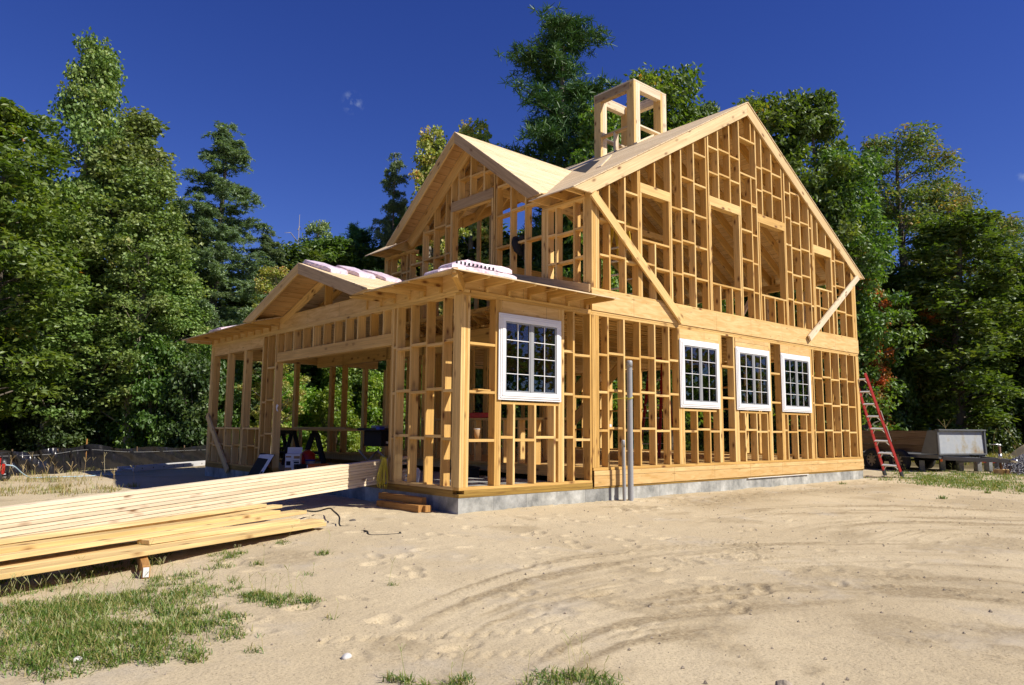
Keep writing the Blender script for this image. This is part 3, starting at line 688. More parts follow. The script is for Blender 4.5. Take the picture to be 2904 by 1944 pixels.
# ---- framing seen through the walls: east, north and inner walls
def wallx(mb, x, y0, y1, z0, z1, d=.14, sp=.406, rows=(), skip=()):
    for y in np.arange(y0, y1, sp):
        if any(a < y < b for a, b in skip): continue
        mb.box(x, x+d, y, y+.038, z0+.038, z1-.076, along=2)
    mb.box(x+.001, x+d, y0, y1, z0, z0+.038); mb.box(x+.001, x+d, y0, y1, z1-.074, z1-.038); mb.box(x+.002, x+d, y0, y1, z1-.036, z1)
    for i, r in enumerate(rows):
        for k, y in enumerate(np.arange(y0, y1-sp, sp)):
            if any(a < y+.2 < b for a, b in skip): continue
            mb.box(x+.002, x+d-.002, y+.038, y+sp, r+.03*(k % 2), r+.038+.03*(k % 2), along=1)
def wally(mb, y, x0, x1, z0, z1, d=.14, sp=.406, rows=(), skip=()):
    for x in np.arange(x0, x1, sp):
        if any(a < x < b for a, b in skip): continue
        mb.box(x, x+.038, y, y+d, z0+.038, z1-.076, along=2)
    mb.box(x0, x1, y+.001, y+d, z0, z0+.038); mb.box(x0, x1, y+.001, y+d, z1-.074, z1-.038); mb.box(x0, x1, y+.002, y+d, z1-.036, z1)
    for i, r in enumerate(rows):
        for k, x in enumerate(np.arange(x0, x1-sp, sp)):
            if any(a < x+.2 < b for a, b in skip): continue
            mb.box(x+.038, x+sp, y+.002, y+d-.002, r+.03*(k % 2), r+.038+.03*(k % 2), along=0)
far = MB()
wallx(far, XE-.141, .19, YW, .285, 2.81, rows=(.9, 1.5, 2.1), skip=((1.2,2.6),(4.2,6.0)))
wally(far, YW-.14, XG+2.3, XE-.15, .285, 2.81, rows=(.9,), skip=((5.0,6.3),(8.0,9.4)))
for x in (2.11, 3.09, 4.06, 4.72): far.box(x-.05, x+.05, YW-.14, YW-.003, .06, 2.5, along=2)
far.box(.15, 4.4, YW-.14, YW-.004, 2.5, 2.80); far.box(.15, 4.4, YW-.139, YW-.003, .862, .90); far.box(.15, 4.4, YW-.138, YW-.004, .0, .13)
for x in (.6, 1.0, 1.4, 2.25, 3.2, 3.5): far.box(x, x+.038, YW-.14, YW-.004, .13, .861, along=2)
far.box(XG, XG+.14, 2.4, YW-.2, 2.42, 2.78)                          # beam inside the garage wing
for y in (.16, .5, 4.7, 5.1, 6.1, 8.1): far.box(XG, XG+.14, y, y+.038, .323, 2.73, along=2)
for y in np.arange(.9, 4.6, .406): far.box(XG, XG+.14, y, y+.038, .323, 1.069, along=2)
far.box(XG-.01, XG+.15, .54, 4.7, 1.07, 1.11)
far.box(XG, XG+.14, .16, YW-.2, .283, .322); far.box(XG, XG+.138, .16, 2.2, .15, .28, along=1)
for y in (2.4, 2.44, 6.1, 6.5, 6.9, 7.3): far.box(3.9, 4.04, y, y+.038, .33, 2.78, along=2)
for x in (4.3, 4.7, 5.1): far.box(x, x+.038, 5.2, 5.34, .33, 2.78, along=2)
# stairs
far.bar((6.0, 5.6, .3), (9.2, 5.6, 2.9), .04, .26); far.bar((6.0, 4.7, .3), (9.2, 4.7, 2.9), .04, .26)
wallx(far, XE-.141, .15, 1.2, 3.142, 4.74, rows=(3.72, 4.3)); wallx(far, XE-.141, 5.2, YN, 3.142, 4.74, rows=(3.72, 4.3))
far.box(XE-.14, XE, 1.2, 5.2, 4.62, 4.80)
for y in (1.3, 2.3, 4.0, 5.1): far.box(XE-.14, XE, y, y+.08, 3.15, 4.62, along=2)
for a in (1.3, 1.7, 2.1, 2.7, 3.1, 3.6, 4.2, 4.7): far.box(XE-.139, XE-.001, a, a+.038, 4.80, 6.3-.75*abs(a-GY), along=2)
wally(far, YN-.14, XG+.15, XE-.15, 3.142, 4.9, rows=(3.75, 4.35), skip=((3.7,4.9),(6.0,8.9),(10,11)))
for x in np.arange(3.2, 12, .406):
    if not (3.7 < x < 4.9 or 6.0 < x < 8.9 or 10.0 < x < 11): far.box(x, x+.038, YN-.14, YN, 4.9, T(x)-.3, along=2)
far.box(6.2, 8.9, YN-.14, YN, 4.9, 5.1); far.box(XG+.5, XE-.5, GY-.02, GY+.02, 5.6, 5.75)
tag(far.build('rear_framing', W_, house), kind='stuff')
if rest.f: tag(rest.build('small_framing', W_, house), kind='stuff')
# ------------------------------------------------------------------ ground
def lattice(seed, n=257):
    return np.random.default_rng(seed).random((n, n))
LT = [lattice(i) for i in range(12)]
def vn(x, y, s, k=0):
    """smooth value noise 0..1 with feature size s metres"""
    L = LT[k % 12]; n = L.shape[0]-1
    X = x/s+1000.3; Y = y/s+1000.7
    xi = np.floor(X).astype(int); yi = np.floor(Y).astype(int); fx = X-xi; fy = Y-yi
    fx = fx*fx*(3-2*fx); fy = fy*fy*(3-2*fy); xi %= n; yi %= n; x2 = (xi+1) % n; y2 = (yi+1) % n
    return (L[xi, yi]*(1-fx)+L[x2, yi]*fx)*(1-fy)+(L[xi, y2]*(1-fx)+L[x2, y2]*fx)*fy
def fb(x, y, s, o=4, k=0, g=.5):
    a = 0; w = 0; am = 1.
    for i in range(o):
        a = a+am*vn(x, y, s/2**i, k+i); w += am; am *= g
    return a/w
def sm(a, b, x):
    t = np.clip((x-a)/(b-a), 0, 1); return t*t*(3-2*t)
def lines(segs):
    out = []
    for a, b, st in segs: out += list(np.arange(a, b, st))
    return np.array(out+[segs[-1][1]])
gx = lines([(-400,-60,40),(-60,-14,3),(-14,-6,.25),(-6,1.0,.022),(1.0,7,.04),(7,14,.07),(14,26,.25),(26,60,2),(60,400,34)])
gy = lines([(-400,-60,40),(-60,-10,4),(-10,-6.6,.06),(-6.6,-1.,.022),(-1,3,.035),(3,14,.09),(14,20,.3),(20,60,2),(60,400,34)])
X, Y = np.meshgrid(gx, gy, indexing='ij')
FT = []                                     # footprints: heel and sole dents
rr = np.random.default_rng(5)
def tracks(X, Y):
    """tyre arcs of circling passes (centres drift as the vehicle turns wider); returns height and coarse-sand mask"""
    z = np.zeros_like(X); co = np.zeros_like(X)
    for (c0, dc, r0, r1, k, x0, x1) in (((-2.9, -7.0), (.83, -.46), 1.5, 5.6, 3, -9, 4.2), ((2.9, -6.6), (0, 0), 1.2, 5.1, 6, 1.2, 13)):
        r = np.full_like(X, 3.)
        for _ in range(7):
            cx = c0[0]+(r-2)*dc[0]; cy = c0[1]+(r-2)*dc[1]; r = .5*r+.5*np.hypot(X-cx, Y-cy)
        an = np.arctan2(Y-cy, X-cx)
        m = sm(r0-.3, r0+.3, r)*(1-sm(r1-.5, r1+.1, r))*sm(x0, x0+2.0, X)*(1-sm(x1-2.4, x1, X))*(1-sm(-1.6, -.9, Y))*sm(-4.4, -2.6, X-.35*(Y+4))
        u = r+.05*(vn(an*3, r, .6, k)-.5)
        st = fb(u*4.5, an*.8, .9, 3, k)
        n1 = fb(u*9, an*.55, .9, 2, k+1); rid = np.clip(1-np.abs(n1-.5)*26, 0, 1)          # thin lines left by the tread edges
        n2 = fb(u*6, an*.7+5, .9, 2, k+5); rid2 = np.clip(1-np.abs(n2-.47)*22, 0, 1)
        vis = sm(.42, .58, fb(u*1.3, an*2.2, .7, 3, k+4)); pr = np.maximum(rid, rid2*.8)*vis
        tread = np.sin(an*r*2*3.1416/.07)*np.sin(u*2*3.1416/.12)
        z += m*((st-.5)*.018+pr*.013+tread*.0018*sm(.52, .6, st))
        gr = np.maximum(0, fb(u*3.4, an*1.5, .8, 4, k+2)-.56)*9
        co = np.maximum(co, m*np.clip(np.maximum(gr*.75, pr*.9), 0, 1))
    return z, co
tz, co = tracks(X, Y)
near = (1-sm(14, 30, np.abs(X)))*(1-sm(12, 24, np.abs(Y)))
base = -.20-.05*sm(1.0, 5.0, np.maximum(-Y, -X))
inside = (X > .3) & (X < 11.9) & (Y > .3) & (Y < 9.4)
soft = fb(X, Y, 1.1, 5, 2)-.5
trk = np.clip(co*0+np.where(np.abs(tz) > 1e-5, 1, 0), 0, 1)
Z = base+soft*.035*near+tz
fm = 1-sm(.0, .02, np.abs(tz))
Z += (fb(X, Y, .16, 3, 4)-.5)*.012*near*(.25+.75*fm)
# crumbly clods on coarse patches
clod = np.maximum(0, vn(X, Y, .035, 8)-.55)+np.maximum(0, vn(X, Y, .07, 9)-.62)
patch = sm(.60, .68, fb(X, Y, .9, 4, 9))
berm = np.exp(-((Y+1.15+.25*np.sin(X*.8))/.55)**2)*sm(2.6, 4.0, X)*(1-sm(9.5, 11, X))
co = np.clip(np.maximum(co, np.maximum(patch*.6, berm*.9))*near, 0, 1)
Z += clod*.035*co*sm(.35, .6, vn(X, Y, .25, 3))*(X > -6)
# sand drifts against the foundation
dS = np.exp(-np.maximum(0, -Y)/.35)*(Y < .05)*(X > -.2)*(X < 12.4)
Z += dS*.03*(vn(X, Y, .5, 5)-.3)
# footprints
def dent(cx, cy, a, l, w, d):
    i0, i1 = np.searchsorted(gx, [cx-.35, cx+.35]); j0, j1 = np.searchsorted(gy, [cy-.35, cy+.35])
    if i1-i0 < 4 or j1-j0 < 4: return
    xs = X[i0:i1, j0:j1]-cx; ys = Y[i0:i1, j0:j1]-cy
    u = xs*math.cos(a)+ys*math.sin(a); v = -xs*math.sin(a)+ys*math.cos(a)
    q = np.sqrt((u/l)**2+(v/w)**2)
    Z[i0:i1, j0:j1] += -d*(1-sm(.5, 1.0, q))+d*.45*np.exp(-((q-1.15)/.22)**2)
for i in range(170):
    cx = rr.uniform(-4.2, 2.4); cy = rr.uniform(-5.2, .2)
    if cx+cy*.4 > -.3 and cy < -2.2: continue
    dent(cx, cy, rr.uniform(0, 6.3), rr.uniform(.10, .16), rr.uniform(.05, .09), rr.uniform(.007, .020))
for i in range(160):
    dent(rr.uniform(2, 13), rr.uniform(-1.3, -.1), rr.uniform(0, 6.3), .13, .07, rr.uniform(.01, .025))
for i in range(150):
    dent(rr.uniform(-4, 0), rr.uniform(.2, 9), rr.uniform(0, 6.3), .15, .08, rr.uniform(.01, .02))
# cleat marks left by a machine in the foreground
for k in range(16): dent(-3.96+.075*k+.02*(k % 3), -4.05-.045*k, .62, .10, .020, .013)
for k in range(10): dent(-3.75+.08*k, -4.62-.05*k, .6, .09, .018, .010)
# right half of the yard: dug cracks along the outer tyre pass
for k in range(26):
    a = 2.35-k*.055; r_ = 3.55+.12*math.sin(k*1.7)
    dent(2.9+r_*math.cos(a), -6.6+r_*math.sin(a), a+1.57+.3*math.sin(k), .16, .022, .02*rr.random())
Z = np.where(inside, -.35, Z)
far_ = np.hypot(X-2, Y-2)
Z = Z+.9*sm(45, 160, far_)
nx, ny = X.shape
me = bpy.data.meshes.new('ground')
V = np.stack([X, Y, Z], -1).reshape(-1, 3)
ii = np.arange(nx*ny).reshape(nx, ny)
F = np.stack([ii[:-1, :-1], ii[1:, :-1], ii[1:, 1:], ii[:-1, 1:]], -1).reshape(-1, 4)
def npmesh(me, V, F, smooth=False):
    me.vertices.add(len(V)); me.vertices.foreach_set('co', V.astype(np.float32).ravel())
    k = F.shape[1]
    me.loops.add(F.size); me.loops.foreach_set('vertex_index', F.astype(np.int32).ravel())
    me.polygons.add(len(F)); me.polygons.foreach_set('loop_start', (np.arange(len(F))*k).astype(np.int32))
    try: me.polygons.foreach_set('loop_total', np.full(len(F), k, np.int32))
    except Exception: pass
    me.polygons.foreach_set('use_smooth', np.full(len(F), smooth))
    me.update(calc_edges=True)
npmesh(me, V, F, True)
at = me.attributes.new('coarse', 'FLOAT', 'POINT'); at.data.foreach_set('value', co.ravel().astype(np.float32))
wood_floor = np.clip(sm(12.5, 16, Y)+sm(17, 21, X)+sm(5.5, 9, -X)*sm(3, 6, Y), 0, 1)
grassy = np.clip(np.maximum(sm(12.2, 13.5, X+.25*Y+1.0*(fb(X, Y, 2, 3, 1)-.5)), 0)*(1-sm(3, 5, -Y-X*.0+(-1.))), 0, 1)
at = me.attributes.new('litter', 'FLOAT', 'POINT'); at.data.foreach_set('value', np.maximum(wood_floor, 0).ravel().astype(np.float32))
ground = bpy.data.objects.new('ground', me); C.objects.link(ground); tag(ground, kind='structure')
m, nt, p = newmat('sand')
tc = N(nt, 'ShaderNodeTexCoord')
def nz(s, d=6, r=.6, vec=None, dist=0):
    n = N(nt, 'ShaderNodeTexNoise'); n.inputs['Scale'].default_value = s; n.inputs['Detail'].default_value = d; n.inputs['Roughness'].default_value = r
    n.inputs['Distortion'].default_value = dist; nt.links.new(vec or tc.outputs['Object'], n.inputs['Vector']); return n.outputs[0]
big = ramp(nt, nz(.45, 5), [(.3, (.43,.35,.225)), (.7, (.53,.445,.30))])
sp = ramp(nt, nz(70, 3, .8), [(.30, (.5,.47,.43)), (.46, (1,1,1)), (.75, (1.18,1.17,1.14))])
c = mix(nt, 1., big.outputs[0], sp.outputs[0], 'MULTIPLY')
ac = N(nt, 'ShaderNodeAttribute'); ac.attribute_name = 'coarse'
cc = ramp(nt, nz(38, 5, .75), [(.35, (.23,.175,.10)), (.58, (.385,.31,.195)), (.75, (.50,.42,.29))])
c = mix(nt, ac.outputs['Fac'], c, cc.outputs[0])
gp = ramp(nt, nz(1.3, 6, .65), [(.55, (0,0,0)), (.72, (.6,.6,.6))])
c = mix(nt, gp.outputs[0], c, (.44,.39,.31))
al = N(nt, 'ShaderNodeAttribute'); al.attribute_name = 'litter'
lt_ = ramp(nt, nz(9, 6, .7), [(.35, (.05,.04,.02)), (.6, (.14,.11,.05)), (.75, (.09,.12,.03))])
c = mix(nt, al.outputs['Fac'], c, lt_.outputs[0])
nt.links.new(c, p.inputs['Base Color']); p.inputs['Roughness'].default_value = .95; p.inputs['Specular IOR Level'].default_value = .15
b1 = N(nt, 'ShaderNodeBump'); b1.inputs['Strength'].default_value = .8; b1.inputs['Distance'].default_value = .012
nt.links.new(nz(26, 7, .72), b1.inputs['Height'])
b2 = N(nt, 'ShaderNodeBump'); b2.inputs['Strength'].default_value = .5; b2.inputs['Distance'].default_value = .004
nt.links.new(nz(160, 3, .8), b2.inputs['Height']); nt.links.new(b1.outputs[0], b2.inputs['Normal']); nt.links.new(b2.outputs[0], p.inputs['Normal'])
me.materials.append(m)
def gz(x, y):
    i = min(max(np.searchsorted(gx, x), 1), nx-1); j = min(max(np.searchsorted(gy, y), 1), ny-1)
    return float(Z[i, j])

# ------------------------------------------------------------------ leaf material and grass
def leafmat(name, stops, tr=.35, rough=.5, gloss=.04):
    m, nt, p = newmat(name); nt.nodes.remove(p)
    out = [n for n in nt.nodes if n.type == 'OUTPUT_MATERIAL'][0]
    at = N(nt, 'ShaderNodeAttribute'); at.attribute_name = 'rnd'
    r = ramp(nt, at.outputs['Fac'], stops)
    oi = N(nt, 'ShaderNodeObjectInfo')
    hv = N(nt, 'ShaderNodeHueSaturation'); nt.links.new(r.outputs[0], hv.inputs['Color'])
    mh = N(nt, 'ShaderNodeMath', operation='MULTIPLY_ADD', i_1=.03, i_2=.485); nt.links.new(oi.outputs['Random'], mh.inputs[0]); nt.links.new(mh.outputs[0], hv.inputs['Hue'])
    mv = N(nt, 'ShaderNodeMath', operation='MULTIPLY_ADD', i_1=.35, i_2=.82); nt.links.new(oi.outputs['Random'], mv.inputs[0]); nt.links.new(mv.outputs[0], hv.inputs['Value'])
    d = N(nt, 'ShaderNodeBsdfDiffuse'); t = N(nt, 'ShaderNodeBsdfTranslucent'); g = N(nt, 'ShaderNodeBsdfGlossy'); g.inputs['Roughness'].default_value = rough
    g.inputs['Color'].default_value = (.9,.95,.9,1)
    nt.links.new(hv.outputs[0], d.inputs['Color'])
    tc_ = mix(nt, 1., hv.outputs[0], (1.5,1.55,.55), 'MULTIPLY'); nt.links.new(tc_, t.inputs['Color'])
    a = N(nt, 'ShaderNodeMixShader'); a.inputs[0].default_value = tr; nt.links.new(d.outputs[0], a.inputs[1]); nt.links.new(t.outputs[0], a.inputs[2])
    b = N(nt, 'ShaderNodeMixShader'); b.inputs[0].default_value = gloss; nt.links.new(a.outputs[0], b.inputs[1]); nt.links.new(g.outputs[0], b.inputs[2])
    nt.links.new(b.outputs[0], out.inputs[0]); return m
M['grass'] = leafmat('grass_blade', [(0, (.06,.125,.012)), (.5, (.12,.19,.025)), (.8, (.21,.24,.05)), (1, (.40,.30,.13))], .3)
M['drygrass'] = leafmat('dry_grass', [(0, (.16,.19,.04)), (.4, (.28,.27,.08)), (.8, (.40,.31,.13)), (1, (.34,.20,.09))], .3)
def blades(P0, n, rad, L0, L1, w, seed, lean=.8, stalk=.04):
    g = np.random.default_rng(seed); Vs = []; Fs = []; Rn = []; b = 0
    for (cx, cy, r, cnt) in P0:
        cnt = int(cnt*n)
        ncl = max(1, cnt//26); ca = g.random(ncl)*6.283; cr = r*np.sqrt(g.random(ncl))
        k = g.integers(0, ncl, cnt)
        x = cx+cr[k]*np.cos(ca[k])+g.normal(0, .02+r*.07, cnt); y = cy+cr[k]*np.sin(ca[k])+g.normal(0, .025+r*.05, cnt)
        az = g.random(cnt)*6.283; L = g.uniform(L0, L1, cnt)*(1-.35*(np.hypot(x-cx, y-cy)/max(r, .05)).clip(0, 1)); ln = g.uniform(.25, 1, cnt)*lean
        ix = np.clip(np.searchsorted(gx, x), 1, nx-1); iy = np.clip(np.searchsorted(gy, y), 1, ny-1); z = Z[ix, iy]-.004
        dx, dy = np.cos(az), np.sin(az); px_, py_ = -dy, dx
        pts = []
        for t, ww in ((0, 1.), (.45, .8), (.8, .5), (1., .05)):
            hh = L*(t-.45*ln*t*t); out_ = L*ln*t*t*.95+L*.12*t
            for s in (-1, 1): pts.append(np.stack([x+dx*out_+px_*s*w*ww/2, y+dy*out_+py_*s*w*ww/2, z+hh], -1))
        A = np.stack(pts, 1).reshape(-1, 3); Vs.append(A)
        q = b+np.arange(cnt)[:, None]*8
        f = np.concatenate([q+np.array([[2*i, 2*i+1, 2*i+3, 2*i+2]]) for i in range(3)], 1).reshape(-1, 4); Fs.append(f); b += cnt*8
        Rn.append(np.repeat(g.random(cnt), 3))
        # seed stalks with finger heads
        ns = max(1, int(cnt*stalk))
        for i in range(ns):
            h = g.uniform(.08, .24)*(L1/.11); sx, sy = x[i], y[i]; zz = z[i]; a2 = g.random()*6.283; ll = g.uniform(.1, .5)*h
            tip = np.array([sx+ll*math.cos(a2), sy+ll*math.sin(a2), zz+h]); bas = np.array([sx, sy, zz])
            segs = [(bas, tip)]
            for q_ in range(g.integers(3, 6)):
                a3 = g.random()*6.283; e_ = h*.35
                segs.append((tip, tip+np.array([math.cos(a3)*e_*.6, math.sin(a3)*e_*.6, e_*.7])))
            for s0, s1 in segs:
                wd = .0016*(L1/.13)
                Vs.append(np.array([s0+[wd,0,0], s0-[wd,0,0], s1-[wd,0,0], s1+[wd,0,0]])); Fs.append(np.array([[b, b+1, b+2, b+3]])); b += 4; Rn.append(np.array([.75+.2*g.random()]))
    return np.concatenate(Vs), np.concatenate(Fs), np.concatenate(Rn)
def leafobj(name, V, F, rn, mat, parent=None):
    me = bpy.data.meshes.new(name); npmesh(me, V, F); at = me.attributes.new('rnd', 'FLOAT', 'FACE'); at.data.foreach_set('value', rn.astype(np.float32))
    me.materials.append(mat); o = bpy.data.objects.new(name, me); C.objects.link(o)
    if parent is not None: o.parent = parent
    return o
TUFTS = [(-5.07, -2.58, 0.4, 1200), (-4.78, -2.36, 0.35, 1000), (-5.26, -3.24, 0.35, 1000), (-4.79, -3.11, 0.3, 700), (-4.41, -2.4, 0.3, 600), (-4.06, -1.94, 0.25, 300), (-4.43, -2.88, 0.25, 500), (-4.13, -2.49, 0.25, 300), (-5.2, -2.25, 0.3, 600), (-5.03, -3.0, 0.3, 800), (-4.82, -3.6, 0.25, 500), (-3.88, -2.84, 0.14, 260), (-3.73, -3.11, 0.16, 320), (-4.22, -3.27, 0.12, 100), (-4.49, -3.45, 0.3, 500), (-4.62, -3.25, 0.2, 300), (-5.09, -3.53, 0.3, 400), (-4.97, -3.7, 0.2, 200), (-5.27, -3.65, 0.2, 150), (-4.71, -3.84, 0.15, 150), (-4.63, -3.99, 0.08, 40), (-3.95, -5.05, 0.12, 60), (-3.84, -5.08, 0.08, 60), (-3.44, -5.40, 0.16, 160), (-3.53, -5.33, 0.1, 80), (-3.37, -5.46, 0.13, 140), (-4.03, -4.88, 0.08, 60), (-3.37, 0.07, 0.2, 200), (-3.14, 0.11, 0.2, 260), (-2.91, 0.13, 0.25, 320), (-2.58, 0.28, 0.2, 120), (-3.43, -1.18, 0.18, 160), (-2.84, -0.78, 0.1, 40), (-2.77, -1.64, 0.08, 50), (-2.94, -3.08, 0.06, 14), (-3.7, -3.65, 0.04, 8), (-4.15, -0.72, 0.25, 160), (-4.53, -1.13, 0.3, 200), (-4.06, -1.01, 0.2, 90), (-4.93, -1.4, 0.4, 250), (-5.14, -1.54, 0.3, 150), (-3.76, -0.57, 0.2, 90), (-3.41, -1.74, 0.1, 30), (-3.3, -2.38, 0.05, 10), (-4.39, -3.96, 0.1, 20), (-4.36, -3.36, 0.12, 80), (-3.74, -2.36, 0.3, 60), (-3.75, -1.66, 0.3, 60)]
FARTUFTS = [(-4.1, 7.0, 1.2, 400), (-3.53, 7.46, 1.0, 250), (-3.56, 9.54, 1.5, 400), (-2.9, 10.31, 1, 200), (-3.28, 6.41, 0.8, 90), (-2.98, 6.62, 0.6, 60), (-2.57, 7.26, 0.5, 40), (-2.89, 12.48, 1.5, 300), (-2.25, 12.89, 0.8, 150), (12.97, -1.19, 1.5, 700), (12.62, -1.89, 1.5, 900), (12.42, -2.51, 1.5, 900), (12.12, -3.11, 1.5, 900), (15.39, -2.11, 2, 900), (16.28, -1.06, 2, 700), (13.37, -0.73, 0.8, 300), (15.6, -0.61, 1.5, 400), (17.49, -1.87, 2, 500), (8.38, -3.24, 0.3, 30), (10.02, -3.14, 0.3, 20), (10.08, -0.51, 0.3, 20)]
o = leafobj('grass', *blades(TUFTS, 1.6, 0, .028, .085, .006, 11, stalk=.014, lean=1.2), M['grass']); tag(o, 'green crabgrass tufts growing on the sand in the foreground', 'grass', kind='stuff')
o = leafobj('grass', *blades(FARTUFTS[:9], 1.2, 0, .07, .2, .010, 12, stalk=.02), M['drygrass']); tag(o, 'thin yellowing weeds on the sand in front of the black silt fence', 'weeds', kind='stuff')
o = leafobj('grass', *blades(FARTUFTS[9:], 1.5, 0, .04, .12, .013, 13, stalk=.01), M['grass']); tag(o, 'green grass around the trailer on the right', 'grass', kind='stuff')
bt = [(25+rr.uniform(-2, 12), rr.uniform(-5, 4.5), 1.6, 700) for _ in range(30)]
o = leafobj('tall_grass', *blades(bt, 1., 0, .25, .6, .03, 14, stalk=.0, lean=.5), M['drygrass']); tag(o, 'brown tall grass on the bank behind the trailer', 'grass', kind='stuff')
TREES = [
('aspen', -1.24, 19.96, 14.86, 1.53, 'tall aspen with grey-green leaves, its narrow top the highest on the left'),
('aspen_b', 0.39, 19.58, 12.48, 1.87, 'leaning aspen with pale trunk and round-leaved crown, right of the tallest aspen'),
('aspen_b', 0.63, 18.41, 10.02, 1.56, 'pale-leaved aspen whose slanting trunk shows halfway up the left woods'),
('oak', -3.6, 17.32, 10.76, 1.81, 'bright green oak with pointed leaves at the left edge of the photo'),
('oak_b', -4.46, 24.51, 16.6, 0.97, 'dark tall oak cut by the left edge of the photo, above the bright oak'),
('oak_b', -2.16, 23.42, 10.69, 1.69, 'dark green oak in the shade behind the bright oak on the far left'),
('larch', 3.41, 19.56, 12.84, 2.56, 'lone larch with drooping blue-green twigs standing between the aspens and the house'),
('larch', 2.71, 19.41, 9.2, 1.56, 'low larch with wispy boughs at the foot of the lone tall larch'),
('larch', 5.36, 19.8, 8.98, 1.81, 'pale green larch bough tree right of the lone tall larch'),
('pine', 3.46, 25.13, 11.12, 1.69, 'dark pine squeezed between the leaning aspen and the tall larch'),
('maple_y', 4.16, 15.84, 6.78, 0.96, 'young maple with yellowing leaves beside the left eave of the low gable'),
('aspen_b', -0.2, 19.7, 10.68, 2.08, 'broad leafy aspen in front of the two tall aspens, right of the tallest'),
('aspen_b', -1.78, 19.36, 8.84, 1.73, 'low broad aspen between the bright oak and the tallest aspen'),
('aspen', 1.4, 18.16, 7.41, 1.32, 'small aspen at the foot of the lone larch, left of it'),
('snag', 8.21, 23.67, 11.06, 0.49, 'bare dead tree trunk standing up thinly against the sky'),
('poplar', 8.6, 22.05, 10.7, 1.11, 'small poplar with shimmering leaves right of the bare dead trunk'),
('pine', 9.81, 21.02, 10.48, 0.95, 'bright young pine in the gap between the low gable and the upper gable'),
('pine', 9.8, 18.75, 7.93, 1.04, 'dark young pine behind the left end of the upper eave'),
('larch', 10.94, 19.54, 13.64, 1.51, 'slim larch rising just left of the upper gable'),
('maple_y', 11.48, 17.6, 14.5, 1.61, 'yellow-green aspen rising left of the upper gable peak'),
('maple_y', 13.93, 17.95, 15.67, 1.96, 'thin yellow-green tree with rusty tips behind the upper gable peak'),
('whitepine', 16.0, 14.14, 19.92, 2.85, 'huge white pine with layered boughs, the tallest tree behind the house'),
('oak', 15.5, 11.39, 14.65, 1.59, 'light green oak just left of the cupola'),
('oak', 18.09, 10.13, 16.83, 2.01, 'light green oak whose spiky top shows right of the cupola'),
('oak_b', 22.73, 11.38, 17.1, 1.51, 'green oak showing between cupola and main roof peak'),
('oak', 21.6, 7.23, 15.75, 1.94, 'tall oak directly behind the right slope of the main gable'),
('oak_b', 23.0, 6.01, 15.7, 1.79, 'tall oak with two pointed tops right of the main gable'),
('oak_b', 23.23, 4.89, 13.02, 1.59, 'oak leaning over the lower end of the right rake board'),
('locust', 29.87, 5.35, 15.76, 2.52, 'tall locust with fine olive leaves and rusty patches, right of the house'),
('locust', 32.86, 4.4, 13.7, 1.9, 'broad locust bough tree stepping down to the right of the tall locust'),
('oak_b', 27.81, 2.62, 10.49, 2.53, 'dark green oak below the tall locust on the right'),
('locust', 36.48, 2.77, 12.4, 1.95, 'feathery locust near the right edge of the photo'),
('oak_b', 33.23, 0.71, 9.55, 2.06, 'dark oak cut by the right edge of the photo'),
('maple_o', 24.02, 4.87, 8.73, 0.86, 'maple with orange autumn leaves just right of the main eave'),
('maple_o', 28.5, 3.86, 7.27, 0.69, 'small maple with yellow and orange leaves in the right-hand woods')]
FILL = [('oak_b', -2.57, 31.49, 9.06, 2.19), ('oak_b', -1.82, 26.39, 9.4, 1.74), ('pine', -0.04, 28.76, 8.99, 2.16), ('oak_b', 0.91, 26.95, 6.68, 2.14), ('oak_b', 1.37, 23.43, 6.27, 2.03), ('maple_g', 3.12, 25.72, 10.24, 1.96), ('pine', 4.2, 22.5, 6.5, 2.1), ('oak_b', 4.73, 20.08, 6.25, 1.61), ('oak_b', 7.53, 23.32, 7.03, 2.16), ('pine', 8.59, 21.39, 7.85, 2.26), ('pine', 10.66, 21.82, 10.56, 2.15), ('oak_b', 13.76, 24.19, 10.53, 2.19), ('maple_g', 15.19, 22.38, 10.44, 2.63), ('oak_b', 16.26, 20.57, 12.85, 2.61), ('maple_g', 14.94, 16.98, 10.38, 2.4), ('oak_b', 18.86, 18.32, 11.41, 2.42), ('oak_b', 18.78, 15.77, 12.25, 2.3), ('oak_b', 21.07, 14.97, 12.57, 1.94), ('maple_g', 23.56, 14.73, 11.57, 2.28), ('oak_b', 22.29, 12.3, 9.8, 1.89), ('oak_b', 26.36, 12.64, 13.17, 2.33), ('maple_g', 26.7, 10.9, 10.31, 2.29), ('maple_g', 28.95, 10.11, 11.65, 2.41), ('maple_g', 28.21, 7.45, 10.96, 2.48), ('oak_b', 33.0, 7.8, 7.1, 2.58), ('maple_g', 33.01, 5.96, 7.97, 2.2), ('maple_g', 32.99, 4.68, 7.79, 2.48), ('oak_b', 37.12, 4.12, 8.24, 2.37), ('maple_g', 36.28, 2.03, 9.26, 2.04), ('maple_g', 6.65, 21.38, 8.78, 1.64), ('maple_g', 7.36, 20.73, 8.94, 1.64), ('oak_b', 8.74, 20.76, 9.58, 1.69), ('maple_g', 10.42, 20.63, 9.62, 1.66), ('oak_b', 12.56, 21.13, 11.48, 1.51), ('oak_b', 8.64, 18.56, 7.13, 1.3)]
